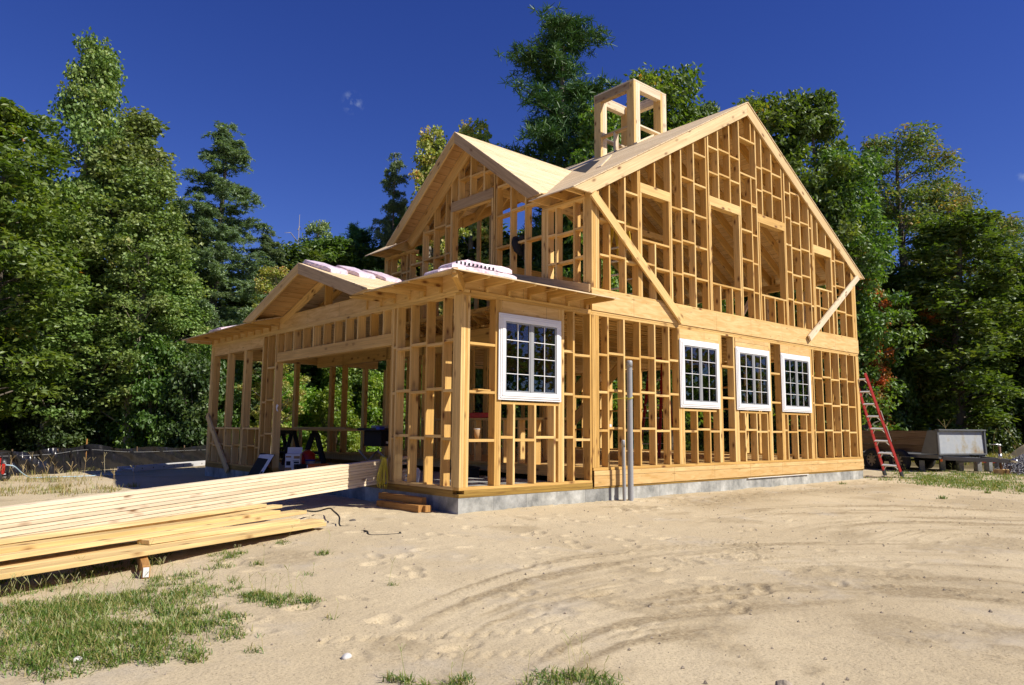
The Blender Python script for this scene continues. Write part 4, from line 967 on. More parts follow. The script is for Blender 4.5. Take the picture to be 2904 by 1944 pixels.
SHRUBS = [('shrub', -3.44, 20.01, 2.78, 0.88), ('shrub_d', -2.51, 22.6, 2.96, 0.73), ('shrub', -2.33, 20.95, 4.06, 0.93), ('shrub', -1.7, 20.05, 2.88, 0.75), ('shrub_d', -1.31, 19.14, 2.85, 0.78), ('shrub', -0.39, 20.04, 4.15, 0.97), ('shrub_d', 0.03, 19.65, 2.95, 0.95), ('shrub', 0.56, 19.36, 3.57, 0.97), ('shrub', 0.99, 17.44, 4.04, 0.8), ('shrub', 1.8, 18.86, 3.62, 0.75), ('shrub_d', 1.92, 16.32, 3.45, 0.77), ('shrub', 2.94, 17.18, 4.19, 1.08), ('shrub_b', 4.73, 20.36, 3.94, 0.96), ('shrub_b', 5.43, 19.2, 3.23, 0.86), ('shrub_b', 5.81, 18.37, 3.21, 0.94), ('shrub_b', 5.9, 17.46, 2.65, 1.15), ('shrub_b', 6.73, 16.37, 2.65, 0.97), ('shrub_b', 7.97, 18.1, 4.01, 1.15), ('shrub_b', 8.7, 16.78, 3.29, 0.95), ('shrub_b', 9.23, 16.75, 3.32, 1.17), ('shrub_b', 10.6, 16.81, 4.11, 1.11), ('shrub', 13.56, 16.17, 5.03, 1.03), ('shrub', 13.45, 14.44, 2.87, 0.89), ('shrub', 14.48, 14.62, 2.92, 0.98), ('shrub', 15.59, 14.64, 5.07, 1.28), ('shrub', 17.43, 14.79, 4.46, 1.25), ('shrub', 16.8, 13.19, 3.56, 1.17), ('shrub', 17.41, 12.85, 2.98, 1.29), ('shrub', 17.18, 11.37, 4.93, 1.08), ('shrub_d', 20.2, 12.08, 5.25, 1.17), ('shrub', 19.4, 10.52, 3.57, 1.15), ('shrub', 19.75, 9.98, 3.56, 0.94), ('shrub', 22.19, 10.03, 3.08, 1.0), ('shrub_d', 21.72, 9.26, 3.03, 1.18), ('shrub_d', 21.31, 7.72, 2.96, 1.04), ('shrub', 22.93, 7.68, 5.11, 1.15), ('shrub', 24.53, 7.4, 3.08, 0.97), ('shrub_d', 26.25, 7.41, 3.79, 0.99), ('shrub_d', 25.9, 6.03, 3.55, 1.29), ('shrub_d', 26.17, 5.59, 4.45, 1.28), ('shrub', 26.33, 4.78, 5.15, 1.13), ('shrub_y', 27.7, 4.19, 4.46, 1.3), ('shrub', 27.99, 3.43, 5.18, 1.17), ('shrub_d', 29.07, 3.08, 3.57, 0.95), ('shrub_d', 29.88, 2.43, 3.58, 1.31), ('shrub_d', 33.76, 2.61, 5.61, 1.22), ('shrub', 34.53, 1.68, 4.77, 1.18), ('shrub_d', 34.0, 0.98, 5.49, 1.42)]
# ------------------------------------------------------------------ trees
def unit(v): return v/np.maximum(np.linalg.norm(v, axis=-1, keepdims=True), 1e-9)
def leaf_quads(c, L, W, g, up=.5, out=None, droop=0.):
    n = len(c)
    nr = unit(g.normal(0, 1, (n, 3))+np.array([0, 0, up])+(0 if out is None else out*.5))
    d = g.normal(0, 1, (n, 3))+np.array([0, 0, -droop]); d = unit(d-nr*np.sum(d*nr, 1, keepdims=True)); s = np.cross(nr, d)
    L = (L*g.uniform(.7, 1.25, n))[:, None]; W = (W*g.uniform(.75, 1.2, n))[:, None]
    A = np.stack([c, c+d*L*.45+s*W/2+nr*W*.12, c+d*L, c+d*L*.45-s*W/2+nr*W*.12], 1).reshape(-1, 3)
    return A, np.arange(n*4).reshape(n, 4)
def tree_mesh(kind, seed):
    """returns (wood MB, leaf V, F, rnd) for a unit tree of height 10 m and crown radius about 1"""
    g = np.random.default_rng(seed); mb = MB(); H = 10.
    P = dict(
      aspen=dict(n=270, per=92, cr=.34, L=.098, W=.09, t0=.16, prof=lambda t: (.55+.65*np.sin(np.pi*np.clip((t-.1)/.95, 0, 1)))*(1-.55*np.maximum(0, t-.6)/.4), lean=.9, up=.2, ang=.7),
      oak=dict(n=240, per=105, cr=.36, L=.155, W=.08, t0=.10, prof=lambda t: .55+.6*np.sin(np.pi*np.clip(t*.95, 0, 1))*(1-.3*np.maximum(0, t-.75)/.25), lean=.3, up=.5, ang=.35),
      maple=dict(n=240, per=90, cr=.34, L=.125, W=.10, t0=.05, prof=lambda t: .6+.55*np.sin(np.pi*np.clip(t, 0, 1)), lean=.3, up=.6, ang=.4),
      poplar=dict(n=210, per=75, cr=.26, L=.105, W=.09, t0=.10, prof=lambda t: .35+.75*np.sin(np.pi*np.clip(t*.9+.05, 0, 1))*(1-.45*np.maximum(0, t-.55)/.45), lean=.2, up=.2, ang=.9),
      locust=dict(n=260, per=110, cr=.32, L=.10, W=.05, t0=.34, prof=lambda t: .5+.75*np.sin(np.pi*np.clip((t-.2)/.9, 0, 1)), lean=.5, up=.9, ang=.5),
    )
    if kind in P:
        q = P[kind]; n = q['n']
        t = q['t0']+(1-q['t0'])*g.random(n)**.85; az = g.random(n)*6.283
        lobes = 1+.22*np.sin(az*2+seed)+.18*np.sin(az*3+seed*2+t*9)+.12*np.sin(t*23+seed)
        r = q['prof'](t)*lobes*(.25+.8*g.random(n)**.55)
        lean = q['lean']*.03
        tx = lambda tt: lean*H*tt*.5*np.sin(seed)+.12*np.sin(tt*5+seed); ty = lambda tt: lean*H*tt*.5*np.cos(seed)+.12*np.sin(tt*4+seed*2)
        C_ = np.stack([tx(t)+r*np.cos(az), ty(t)+r*np.sin(az), t*H*.975], -1)
        per = (q['per']*g.uniform(.4, 1.35, n)).astype(int); k = np.repeat(np.arange(n), per)
        off = unit(g.normal(0, 1, (len(k), 3)))*(q['cr']*g.random(len(k))**.45*g.uniform(.7, 1.25, n)[k])[:, None]
        off[:, 2] *= .68
        top = C_[k]+off; A, F = leaf_quads(top, q['L'], q['W'], g, q['up'], unit(off), .5)
        rn = np.clip(g.random(n)[k]*.55+g.random(len(k))*.45, 0, 1)
        tp = [(float(tx(a)), float(ty(a)), H*a) for a in np.linspace(0, .97, 9)]
        mb.tube(tp, [.16*(1-a)+.015 for a in np.linspace(0, .97, 9)], 7, cap=False)
        for i in range(0, n, 2):
            tt = max(.04, t[i]-(.25+.5*r[i])*q['ang']*.16-.01); a = Vector((float(tx(tt)), float(ty(tt)), H*tt)); b = Vector(C_[i])
            mdl = (a+b)/2+Vector((0, 0, .10*float(r[i])))
            mb.tube([a, mdl, b], [.035*(1.1-t[i]), .022*(1.1-t[i])+.004, .006], 4, cap=False)
        return mb, A, F, rn
    if kind in ('pine', 'whitepine'):
        big = kind == 'whitepine'
        tp = [(0.1*math.sin(a*4), .1*math.sin(a*3), H*a) for a in np.linspace(0, .99, 8)]
        mb.tube(tp, [.17*(1-a)+.012 for a in np.linspace(0, .99, 8)], 7, cap=False)
        cs = []; w_ = []
        nb = 88 if big else 190
        for i in range(nb):
            t = .12+.87*g.random()**.9 if not big else .22+.77*(i/nb)
            R_ = (1.25*(1-t)**.75+.12) if not big else (.42+.95*math.sin(math.pi*min(1, (1-t)*1.35+.12))*(1-.2*t))*g.uniform(.45, 1.1)
            az = g.random()*6.283; z0 = H*t
            L_ = R_*g.uniform(.65, 1.1)
            rise = g.uniform(-.05, .3)*L_ if big else g.uniform(-.25, .15)*L_
            e_ = Vector((math.cos(az)*L_, math.sin(az)*L_, z0+rise)); s_ = Vector((0, 0, z0-.12*L_))
            mb.tube([s_, (s_+e_)/2+Vector((0, 0, -.05*L_)), e_], [.032*(1.1-t), .02*(1.1-t), .006], 4, cap=False)
            m_ = int((62 if big else 22)*max(.35, L_))
            for j in range(m_):
                u = .25+.8*g.random(); sp = .13*L_*(1.1-.5*u)+.05
                c = np.array(s_)*(1-u)+np.array(e_)*u+g.normal(0, 1, 3)*np.array([sp*1.3, sp*1.3, .035 if big else .055])
                cs.append(c); w_.append(g.random()*.4+.3*(i % 7)/7)
        cs = np.array(cs); w_ = np.array(w_)
        nn = 13; k = np.repeat(np.arange(len(cs)), nn)
        d = unit(g.normal(0, 1, (len(k), 3))+np.array([0, 0, .35])); L = .17 if not big else .15
        c = cs[k]+d*.015; s = unit(np.cross(d, g.normal(0, 1, (len(k), 3))))*(.011 if big else .012)
        l = (L*g.uniform(.6, 1.2, len(k)))[:, None]
        A = np.stack([c-s, c+s, c+d*l+s*.4, c+d*l-s*.4], 1).reshape(-1, 3); F = np.arange(len(k)*4).reshape(-1, 4)
        return mb, A, F, np.clip(w_[k]+g.random(len(k))*.3, 0, 1)
    if kind == 'larch':
        tp = [(0.12*math.sin(a*3+1), .1*math.sin(a*4), H*a) for a in np.linspace(0, 1., 8)]
        mb.tube(tp, [.13*(1-a)+.008 for a in np.linspace(0, 1, 8)], 7, cap=False)
        cs = []; w_ = []
        for i in range(150):
            t = .14+.86*g.random()**.8; az = g.random()*6.283
            L_ = (1.5*(1-t)**.62*g.uniform(.5, 1.15)+.10); z0 = H*t
            e_ = np.array([math.cos(az)*L_, math.sin(az)*L_, z0-.02*L_+g.uniform(-.1, .28)*L_]); s_ = np.array([0, 0, z0]); md = (s_+e_)/2+np.array([0, 0, -.06*L_])
            mb.tube([s_, md, e_], [.026*(1.15-t), .016*(1.15-t), .005], 4, cap=False)
            for j in range(int(20*L_)+3):
                u = .15+.87*g.random(); b = s_*(1-u)+e_*u+np.array([0, 0, -.06*L_*4*u*(1-u)*.6]); a2 = g.random()*6.283; dl = g.uniform(.15, .45)*(1.1-u*.4)
                v = np.array([math.cos(a2)*.55, math.sin(a2)*.55, -g.uniform(.15, .9)]); 
                for w2 in np.arange(.0, 1.01, .16):
                    cs.append(b+v*dl*w2+g.normal(0, .022, 3)); w_.append(.35*g.random()+.3*(i % 5)/5)
        cs = np.array(cs); w_ = np.array(w_); nn = 7; k = np.repeat(np.arange(len(cs)), nn)
        d = unit(g.normal(0, 1, (len(k), 3))); c = cs[k]; s = unit(np.cross(d, g.normal(0, 1, (len(k), 3))))*.009; l = (.065*g.uniform(.6, 1.3, len(k)))[:, None]
        A = np.stack([c-s, c+s, c+d*l+s*.5, c+d*l-s*.5], 1).reshape(-1, 3); F = np.arange(len(k)*4).reshape(-1, 4)
        return mb, A, F, np.clip(w_[k]+g.random(len(k))*.3, 0, 1)
    if kind == 'shrub':
        n = 95; az = g.random(n)*6.283; t = g.random(n)**.8; r = 1.05*np.sqrt(g.random(n))*(1-.45*t)
        C_ = np.stack([r*np.cos(az), r*np.sin(az), .1+t*2.7], -1)
        per = (95*g.uniform(.4, 1.3, n)).astype(int); k = np.repeat(np.arange(n), per)
        off = unit(g.normal(0, 1, (len(k), 3)))*(.32*g.random(len(k))**.45)[:, None]; off[:, 2] *= .7
        A, F = leaf_quads(C_[k]+off, .125, .085, g, .6, unit(off), .4)
        for i in range(0, n, 3):
            mb.tube([Vector((C_[i][0]*.15, C_[i][1]*.15, 0)), Vector(C_[i])*.55+Vector((0, 0, .2)), Vector(C_[i])], [.022, .014, .004], 4, cap=False)
        return mb, A, F, np.clip(g.random(n)[k]*.6+g.random(len(k))*.4, 0, 1)
M['bark'] = plain('grey_bark', (.11,.09,.07), .9, noise=.4, bump=1., scale=5)
M['palebark'] = plain('pale_aspen_bark', (.30,.26,.20), .8, noise=.3, bump=.6, scale=4)
LM = dict(
 aspen=leafmat('aspen_leaf', [(0, (.095,.165,.03)), (.5, (.18,.255,.065)), (.9, (.29,.345,.11)), (1, (0.390,0.360,0.120))], .28, gloss=.03, rough=.5),
 oak=leafmat('oak_leaf_bright', [(0, (0.06,0.125,0.012)), (.5, (0.12,0.20,0.024)), (.92, (0.22,0.29,0.04)), (.97, (0.525,0.210,0.045)), (1, (0.480,0.150,0.030))], .42),
 oak_b=leafmat('oak_leaf', [(0, (.05,.105,.016)), (.5, (.105,.175,.026)), (1, (.20,.255,.045))], .38),
 maple_g=leafmat('maple_leaf', [(0, (.035,.085,.014)), (.5, (.075,.14,.020)), (1, (.16,.21,.04))], .38),
 maple_y=leafmat('yellow_leaf', [(0, (0.180,0.285,0.045)), (.5, (0.330,0.390,0.075)), (.8, (0.570,0.510,0.150)), (1, (0.600,0.255,0.105))], .38),
 maple_o=leafmat('orange_leaf', [(0, (0.180,0.210,0.045)), (.35, (0.480,0.300,0.060)), (.7, (0.690,0.225,0.045)), (1, (0.630,0.105,0.030))], .35),
 poplar=leafmat('poplar_leaf', [(0, (0.105,0.180,0.060)), (.5, (0.195,0.300,0.090)), (1, (0.360,0.405,0.180))], .3, gloss=.06),
 locust=leafmat('locust_leaf', [(0, (0.075,0.128,0.027)), (.6, (0.150,0.195,0.053)), (.85, (0.300,0.210,0.060)), (1, (0.420,0.180,0.060))], .35),
 pine=leafmat('pine_needle', [(0, (0.027,0.083,0.027)), (.5, (0.053,0.128,0.033)), (1, (0.112,0.195,0.045))], .18, gloss=.03),
 larch=leafmat('larch_needle', [(0, (.085,.14,.07)), (.5, (.15,.21,.10)), (1, (.24,.29,.12))], .3),
 shrub=leafmat('shrub_leaf', [(0, (.045,.10,.013)), (.5, (.09,.17,.022)), (1, (.17,.25,.04))], .42),
 shrub_b=leafmat('bright_shrub_leaf', [(0, (.09,.19,.02)), (.5, (.18,.30,.03)), (1, (.34,.40,.06))], .45),
 shrub_y=leafmat('autumn_shrub_leaf', [(0, (.08,.12,.02)), (.5, (.17,.18,.03)), (.85, (.30,.18,.04)), (1, (.36,.12,.03))], .4),
 shrub_d=leafmat('dark_shrub_leaf', [(0, (.03,.065,.014)), (.5, (.06,.11,.02)), (1, (.12,.16,.045))], .35))
GEO = {}
def protos(kind, seeds, bark, mats):
    for s in seeds:
        mb, A, F, rn = tree_mesh(kind, s)
        for mk in mats:
            r = bpy.data.objects.new('proto', None)
            if s == seeds[0] or True:
                tr = mb.build('trunk', bark, None, smooth=True); cr = leafobj('crown', A, F, rn, LM[mk])
            GEO.setdefault(mk, []).append((tr.data, cr.data))
            bpy.data.objects.remove(tr); bpy.data.objects.remove(cr)
protos('aspen', (1, 4), M['palebark'], ['aspen'])
protos('oak', (2, 5), M['bark'], ['oak', 'oak_b'])
protos('maple', (3,), M['bark'], ['maple_g', 'maple_o'])
protos('poplar', (6,), M['palebark'], ['maple_y', 'poplar'])
protos('locust', (7,), M['bark'], ['locust'])
protos('pine', (8,), M['bark'], ['pine'])
protos('whitepine', (9,), M['bark'], ['whitepine_']) if False else None
mb, A, F, rn = tree_mesh('whitepine', 9)
tr = mb.build('trunk', M['bark'], None, smooth=True); cr = leafobj('crown', A, F, rn, LM['pine']); GEO['whitepine'] = [(tr.data, cr.data)]
bpy.data.objects.remove(tr); bpy.data.objects.remove(cr)
protos('larch', (10,), M['bark'], ['larch'])
protos('shrub', (12,), M['bark'], ['shrub', 'shrub_b', 'shrub_y', 'shrub_d'])
NAME = dict(aspen='aspen_tree', aspen_b='aspen_tree', oak='oak_tree', oak_b='oak_tree', maple_g='maple_tree', maple_y='birch_tree', maple_o='maple_tree', poplar='poplar_tree', locust='locust_tree',
            pine='pine_tree', whitepine='pine_tree', larch='larch_tree', shrub='shrub', shrub_b='shrub', shrub_y='shrub', shrub_d='shrub')
cnt_ = [0]
def plant(kind, x, y, h, w, label, cat='tree', group=None, crown='crown'):
    cnt_[0] += 1; g = random.Random(cnt_[0]*7+1)
    gk = {'aspen_b': 'aspen'}.get(kind, kind); geo = GEO[gk][cnt_[0] % len(GEO[gk])]
    r = empty(NAME[kind], (x, y, gz(x, y)-.1), g.uniform(0, 6.283), label, cat, group)
    H0 = 3. if kind.startswith('shrub') else 10.
    r.scale = (w/1.25, w/1.25, (h*(.98 if H0 > 5 else 1)+.1)/H0)
    for nm, d in (('trunk' if H0 > 5 else 'stems', geo[0]), (crown if H0 > 5 else 'foliage', geo[1])):
        o = bpy.data.objects.new(nm, d); C.objects.link(o); o.parent = r
    return r
for k, x, y, h, w_, lab in TREES:
    if k == 'snag':
        mb = MB(); mb.tube([(0,0,0),(.05,.05,h*.5),(.2,0,h*.8),(.25,.1,h)], [.05,.035,.02,.008], 7)
        for a, z_ in ((0, .75), (2, .82), (3.6, .88), (5, .68), (1, .93)):
            mb.tube([(.15,0,h*z_),(.15+.5*math.cos(a),.5*math.sin(a),h*z_+.3),(.15+.9*math.cos(a),.8*math.sin(a),h*z_+.2)], [.025,.015,.006], 5)
        o = mb.build('dead_tree', M['palebark'], smooth=True); o.location = (x, y, -.3); tag(o, lab, 'tree'); continue
    plant(k, x, y, h, w_, lab)
KW = {'oak_b': 'oak', 'maple_g': 'maple', 'pine': 'pine'}
for i, (k, x, y, h, w_) in enumerate(FILL):
    side = 'left woods' if y > 17 and x < 11 else ('right-hand woods' if x > 27 else 'woods behind the house')
    plant(k, x, y, h, w_*1.1, 'dark green %s, one of many alike filling the %s' % (KW[k], side), group='%ss in the %s' % (KW[k], side))
for i, (k, x, y, h, w_) in enumerate(SHRUBS):
    side = 'behind the silt fence' if x < 5.5 and y > 10 else ('at the wood edge beyond the trailer' if x > 22 else 'behind the house')
    kd = {'shrub': 'green', 'shrub_b': 'bright yellow-green', 'shrub_y': 'yellowing autumn', 'shrub_d': 'dark'}[k]
    plant(k, x, y, h, max(w_, 1.2), '%s shrub %s' % (kd, side), cat='shrub', group='%s shrubs %s' % (kd, side))
# one mass of deep wood; unseen half behind camera added to darken window reflections
g = np.random.default_rng(77)
nC = 1500
nC = 3000; th = np.where(np.arange(nC) % 2 == 0, g.uniform(R(8), R(108), nC), g.uniform(R(108), R(368), nC)); rad_ = g.uniform(44, 56, nC)
cx = -5.96+rad_*np.cos(th); cy = -7.87+rad_*np.sin(th); cz = g.uniform(0, 1, nC)**.9*(7.5+2.5*np.sin(th*9))
k = np.repeat(np.arange(nC), 44); off = unit(g.normal(0, 1, (len(k), 3)))*(1.5*g.random(len(k))**.45)[:, None]
A, F = leaf_quads(np.stack([cx, cy, cz], -1)[k]+off, .62, .40, g, .5, None, .3)
o = leafobj('deep_woods', A, F, np.clip(g.random(nC)[k]*.6+g.random(len(k))*.4, 0, 1), LM['oak_b']); tag(o, 'dense shaded woods that close the view behind the nearer trees, plus an unseen ring added behind the camera', 'woods', kind='stuff')
# bare trunks and brush inside the wood edge
# ------------------------------------------------------------------ boards lying on the site
def orient_board(a, b, w, h, mat, name, label, group, up=(0,0,1), cat='board'):
    """a, b centre-line ends"""
    a = Vector(a); b = Vector(b); mid = (a+b)/2
    mb = MB(); mb.bar(a-mid, b-mid, w, h, up); o = mb.build(name, mat, None, bevel=.003); o.location = mid
    return tag(o, label, cat, group)
d0 = Vector((1, .271, .0596)).normalized(); pny = Vector((-.2616, .9652, 0)); upv = d0.cross(pny).normalized()
if upv.z < 0: upv = -upv
P0 = Vector((0, 1.777, .096))
ORD = ['topmost', 'second from the top', 'third from the top', 'fourth from the top', 'middle', 'fourth from the bottom', 'third from the bottom', 'second from the bottom', 'lowest']
rb = random.Random(4)
for k in range(9):
    z = 8-k
    for c in range(1):
        xr = .42+rb.uniform(-.3, .15)+(.35 if k == 0 and c == 0 else 0); xl = -6.0+rb.uniform(-.1, .1)
        cen = P0+pny*(.07+.144*c+rb.uniform(-.007, .007))+upv*(.0195+.0388*z)
        a = cen+d0*(xl/d0.x); b = cen+d0*(xr/d0.x)
        lab = ('%s pale board in the long stack running up into the doorway' % ORD[k]) if c == 0 else 'pale board in the rear row of the stack running into the doorway'
        orient_board(a, b, .14, .0355, M['pale'], 'lumber_board', lab, 'pale boards stacked up through the doorway' if c == 0 else 'rear row of pale boards in the long stack', up=upv)
GY_ = 'yellow boards piled low on the sand'
def yb(near_l, near_r, off, w, zt_l, zt_r, lab, name='lumber_board', h=.038, mat=None):
    a = Vector((*near_l, zt_l-h/2)); b = Vector((*near_r, zt_r-h/2)); d = (b-a).normalized(); n = Vector((-d.y, d.x, 0)).normalized()
    a = a+n*(off+w/2); b = b+n*(off+w/2)
    orient_board(a, b, w, h, mat or M['yellow'], name, lab, GY_)
e_ = lambda l, r, s: (l[0]-(r[0]-l[0])*s, l[1]-(r[1]-l[1])*s)
Al, Ar = (-5.21, -1.87), (-2.03, -.27)
yb(e_(Al, Ar, .3), Ar, 0, .184, -.052, -.13, 'wide yellow board nearest the grass, lowest of the yellow pile')
yb(e_(Al, Ar, .2), (-1.83, -.165), .19, .184, -.055, -.132, 'yellow board lying just behind the nearest one, its end reaching farthest right')
yb(e_(Al, Ar, .2), (-2.1, -.30), .38, .184, -.055, -.132, 'yellow board at the back of the bottom layer of the low pile')
Cl, Cr = (-5.19, -1.60), (-2.02, .24)
yb((-4.02, -1.15), (-2.22, -.22), .11, .140, -.048, -.090, 'short yellow board whose near end shows under the upper boards')
yb(e_(Cl, Cr, .25), Cr, 0, .184, .022, -.045, 'yellow board at the front of the upper layer above a dark gap', mat=M['yellow'])
yb(e_(Cl, Cr, .25), (-2.2, .13), .19, .184, .020, -.048, 'yellow board in the upper layer behind the front one')
yb(e_(Cl, Cr, .25), (-2.35, .02), .10, .14, .061, -.008, 'yellow board lying on the upper layer, weathered grey along its face')
yb(e_(Cl, Cr, .22), (-2.30, .36), .17, .089, .100, .032, 'narrow yellow board on top of the low pile beside the white stack')
yb(e_(Cl, Cr, .22), (-1.98, .45), .27, .14, .060, -.010, 'yellow board with a dark knot at its end, at the back of the pile')
def block(x0, x1, y0, y1, z0, z1, lab, mat, rz=0, group=None, name='timber_offcut', cat='timber'):
    mb = MB(); mb.box(-(x1-x0)/2, (x1-x0)/2, -(y1-y0)/2, (y1-y0)/2, 0, z1-z0); o = mb.build(name, mat, None, bevel=.004)
    o.location = ((x0+x1)/2, (y0+y1)/2, z0); o.rotation_euler = (0,0,rz); return tag(o, lab, cat, group)
orange = wood('stained_offcut', (.40,.20,.06), (.50,.27,.09), knot=.4, grain=.4); M['stain'] = orange
b = block(-.06, 0, -.5, .5, -.20, -.112, 'square timber block with a white-painted end propping up the yellow boards', M['stain']); b.location = (-4.15, -1.19, -.245); b.rotation_euler = (0,0,R(-12)); b.scale = (1,1,1.1)
MB().box(-.021, .021, -.506, -.501, .01, .076).build('painted_end', M['paper'], b)
block(-.37,-.27,.44,1.40,-.205,-.11,'brown timber offcut on the sand, the nearest of those by the front corner', M['stain'], R(4))
block(-.245,-.15,.38,.98,-.2,-.112,'short brown timber offcut against the foundation, bottom right of the small heap', M['stain'], R(-3))
block(-.235,-.145,.55,1.60,-.111,-.022,'brown timber offcut lying on top of the small heap by the front corner', M['stain'], R(2))
# black strapping
def curve_thing(name, pts, r, mat, lab, cat, n=6, flat=None):
    mb = MB(); P_ = [Vector(p) for p in pts]; q = []
    for i in range(len(P_)-1):
        p0, p1, p2, p3 = P_[max(i-1,0)], P_[i], P_[i+1], P_[min(i+2,len(P_)-1)]
        for t in np.linspace(0, 1, 7)[:-1]:
            q.append(.5*((2*p1)+(p2-p0)*t+(2*p0-5*p1+4*p2-p3)*t*t+(-p0+3*p1-3*p2+p3)*t**3))
    q.append(P_[-1]); mb.tube(q, r, n); o = mb.build(name, mat, None, smooth=True); return tag(o, lab, cat)
curve_thing('strap', [(-2.0,.62,-.06),(-1.72,.75,-.12),(-1.50,.98,-.15),(-1.42,.85,-.11),(-1.62,.35,-.09),(-1.72,.02,-.12),(-1.76,-.10,-.21),(-1.52,-.10,-.215)], .010, M['black'], 'black packing strap looped over the end of the yellow boards', 'strap')
curve_thing('strap', [(-1.74,-.52,-.22),(-1.78,-.72,-.20),(-1.86,-.95,-.21),(-1.60,-1.07,-.205),(-1.585,-1.06,-.19)], .010, M['black'], 'short piece of black strap lying bent on the open sand', 'strap')
# ------------------------------------------------------------------ cord hung at the door jamb
rp = MB(); g = random.Random(9)
cx, cy = -.13, 1.672
for i in range(9):
    w_ = g.uniform(.04, .11); zb = g.uniform(.0, .12); dx = g.uniform(-.02, .02); dy = g.uniform(-.03, .0); ph = g.uniform(-.02, .02)
    pts = [(cx+dx+w_*math.sin(a)*(.25+.75*math.sin(a/2)**1.4)+ph*math.sin(a/2)*3, cy+dy+.27*w_*math.sin(a), .46-(.46-zb)*(1-math.cos(a))/2) for a in np.linspace(0, 2*math.pi, 20)]
    rp.tube(pts, .0062, 6)
for i in range(4):
    rp.tube([(cx+.035*math.cos(a), cy+.032*math.sin(a), .435+.013*i+.006*math.sin(a)) for a in np.linspace(0, 6.4, 12)], .0065, 6)
for s in (-1, 1): rp.tube([(cx, cy, .45), (cx+s*.02, cy+.02, .50), (cx+s*.035, cy+.05, .47), (cx+s*.02, cy+.06, .44)], .0065, 6)
tag(rp.build('cord', M['rope'], smooth=True), 'coiled yellow extension cord hanging at the doorway over the end of the pale boards', 'cord')
# ------------------------------------------------------------------ conduits
def pipe(x, y, r, zt, lab, lean=0):
    r0 = empty('conduit', (x, y, 0), 0, lab, 'pipe')
    mb = MB(); mb.tube([(0,0,-.35),(lean,0,zt)], r, 20, cap=False); mb.build('pipe', M['pvc'], r0, smooth=True)
    mb = MB(); mb.tube([(lean,0,zt-.10),(lean,0,zt),(lean,0,zt+.012)], [r+.003, r+.004, r*.8], 20); mb.build('taped_cap', M['sash'], r0, smooth=True); return r0
p1_ = pipe(3.265, -.20, .046, 2.02, 'tall thick grey conduit standing against the sunlit wall')
mb = MB()
for zz in (1.42, 1.435): mb.tube([(.052*math.cos(a), .052*math.sin(a), zz+.02*math.cos(a)) for a in np.linspace(0, 6.4, 14)], .004, 5)
mb.tube([(-.05,0,1.43),(-.2,.19,1.40)], .004, 5); mb.build('tie_cord', M['rope'], p1_)
pipe(3.115, -.20, .028, .745, 'thin grey conduit ending at knee height beside the tall one', -.02)
pipe(3.19, -.13, .017, .02, 'thinnest short grey conduit between the other two')
# ------------------------------------------------------------------ insulation packs
def pack(x0, x1, y0, y1, zf, th, lab, along='y', mat=None, g_='packs of pink insulation on the low roof', seed=1, lift=0):
    rd = random.Random(seed); n = 16; L = (y1-y0) if along == 'y' else (x1-x0); rows = []
    for i in range(n+1):
        t = i/n; fat = th*(1-.3*abs(2*t-1)**12)*(1+.06*math.sin(t*9+seed)); wob = .02*math.sin(t*5+seed*2)
        if along == 'y': c = ((x0+x1)/2+wob, y0+L*t); hw = (x1-x0)/2*(1-.12*abs(2*t-1)**8)
        else: c = (x0+L*t, (y0+y1)/2+wob); hw = (y1-y0)/2*(1-.12*abs(2*t-1)**8)
        ring = []
        for k in range(16):
            a = 2*math.pi*k/16; sx = abs(math.cos(a))**.14*math.copysign(1, math.cos(a)); sz = abs(math.sin(a))**.14*math.copysign(1, math.sin(a))
            lx = hw*sx*(1+rd.uniform(-.03, .03)); lz = fat*(.5+.5*sz)*(1+rd.uniform(-.06, .06))
            px, py = (c[0]+lx, c[1]) if along == 'y' else (c[0], c[1]+lx)
            ring.append((px, py, zf(px, py)+.019+lift+lz))
        rows.append(ring)
    mb = MB(); V_ = [p for r_ in rows for p in r_]; F_ = []
    for i in range(n):
        for k in range(16): F_.append((i*16+k, i*16+(k+1) % 16, (i+1)*16+(k+1) % 16, (i+1)*16+k))
    F_.append(tuple(range(15, -1, -1))); F_.append(tuple(n*16+k for k in range(16)))
    cx_, cy_ = (x0+x1)/2, (y0+y1)/2; cz_ = zf(cx_, cy_)
    mb.poly([Vector(v)-Vector((cx_, cy_, cz_)) for v in V_], F_, None)
    o = mb.build('insulation_pack', mat or M['wrap'], None, smooth=False); o.location = (cx_, cy_, cz_)
    return tag(o, lab, 'insulation', g_)
fz = lambda x, y: TF(y); sz_ = lambda x, y: min(TW(y), TW(x)); wz = lambda x, y: TW(x)
pack(-.47, -.11, 3.0, 4.25, fz, .075, 'pink insulation pack draped over the low gable ridge, farthest left of the three', seed=1)
pack(.10, .46, 3.02, 4.3, fz, .075, 'pink insulation pack draped over the low gable ridge, middle one of three', seed=2)
pack(.63, 1.0, 3.05, 4.3, fz, .07, 'pink insulation pack on the low gable ridge, nearest the upper wall', seed=3)
pack(-.02, 1.18, .18, .55, sz_, .07, 'white-wrapped insulation pack by the hip corner of the low roof', 'x', M['wrap'], seed=4)
pack(.18, 1.34, .55, .93, sz_, .11, 'pink insulation pack behind the white-wrapped one near the hip corner', 'x', M['pink'], seed=5)
pack(.10, 1.22, .36, .74, sz_, .085, 'lilac-wrapped insulation pack lying on top of the two near the hip corner', 'x', M['wrap'], seed=6, lift=.085)
hp3 = [o for o in C.objects if o.name.startswith('insulation_pack')][-1]
mb = MB()
for i in range(11): mb.box(-.50+i*.075, -.47+i*.075, -.19, -.184, .062, .105)
mb.build('printed_dashes', M['black'], hp3)
pack(-.36, .10, .02, .40, wz, .06, 'small white insulation pack left of the hip, at the eave', 'x', M['wrap'], seed=7)
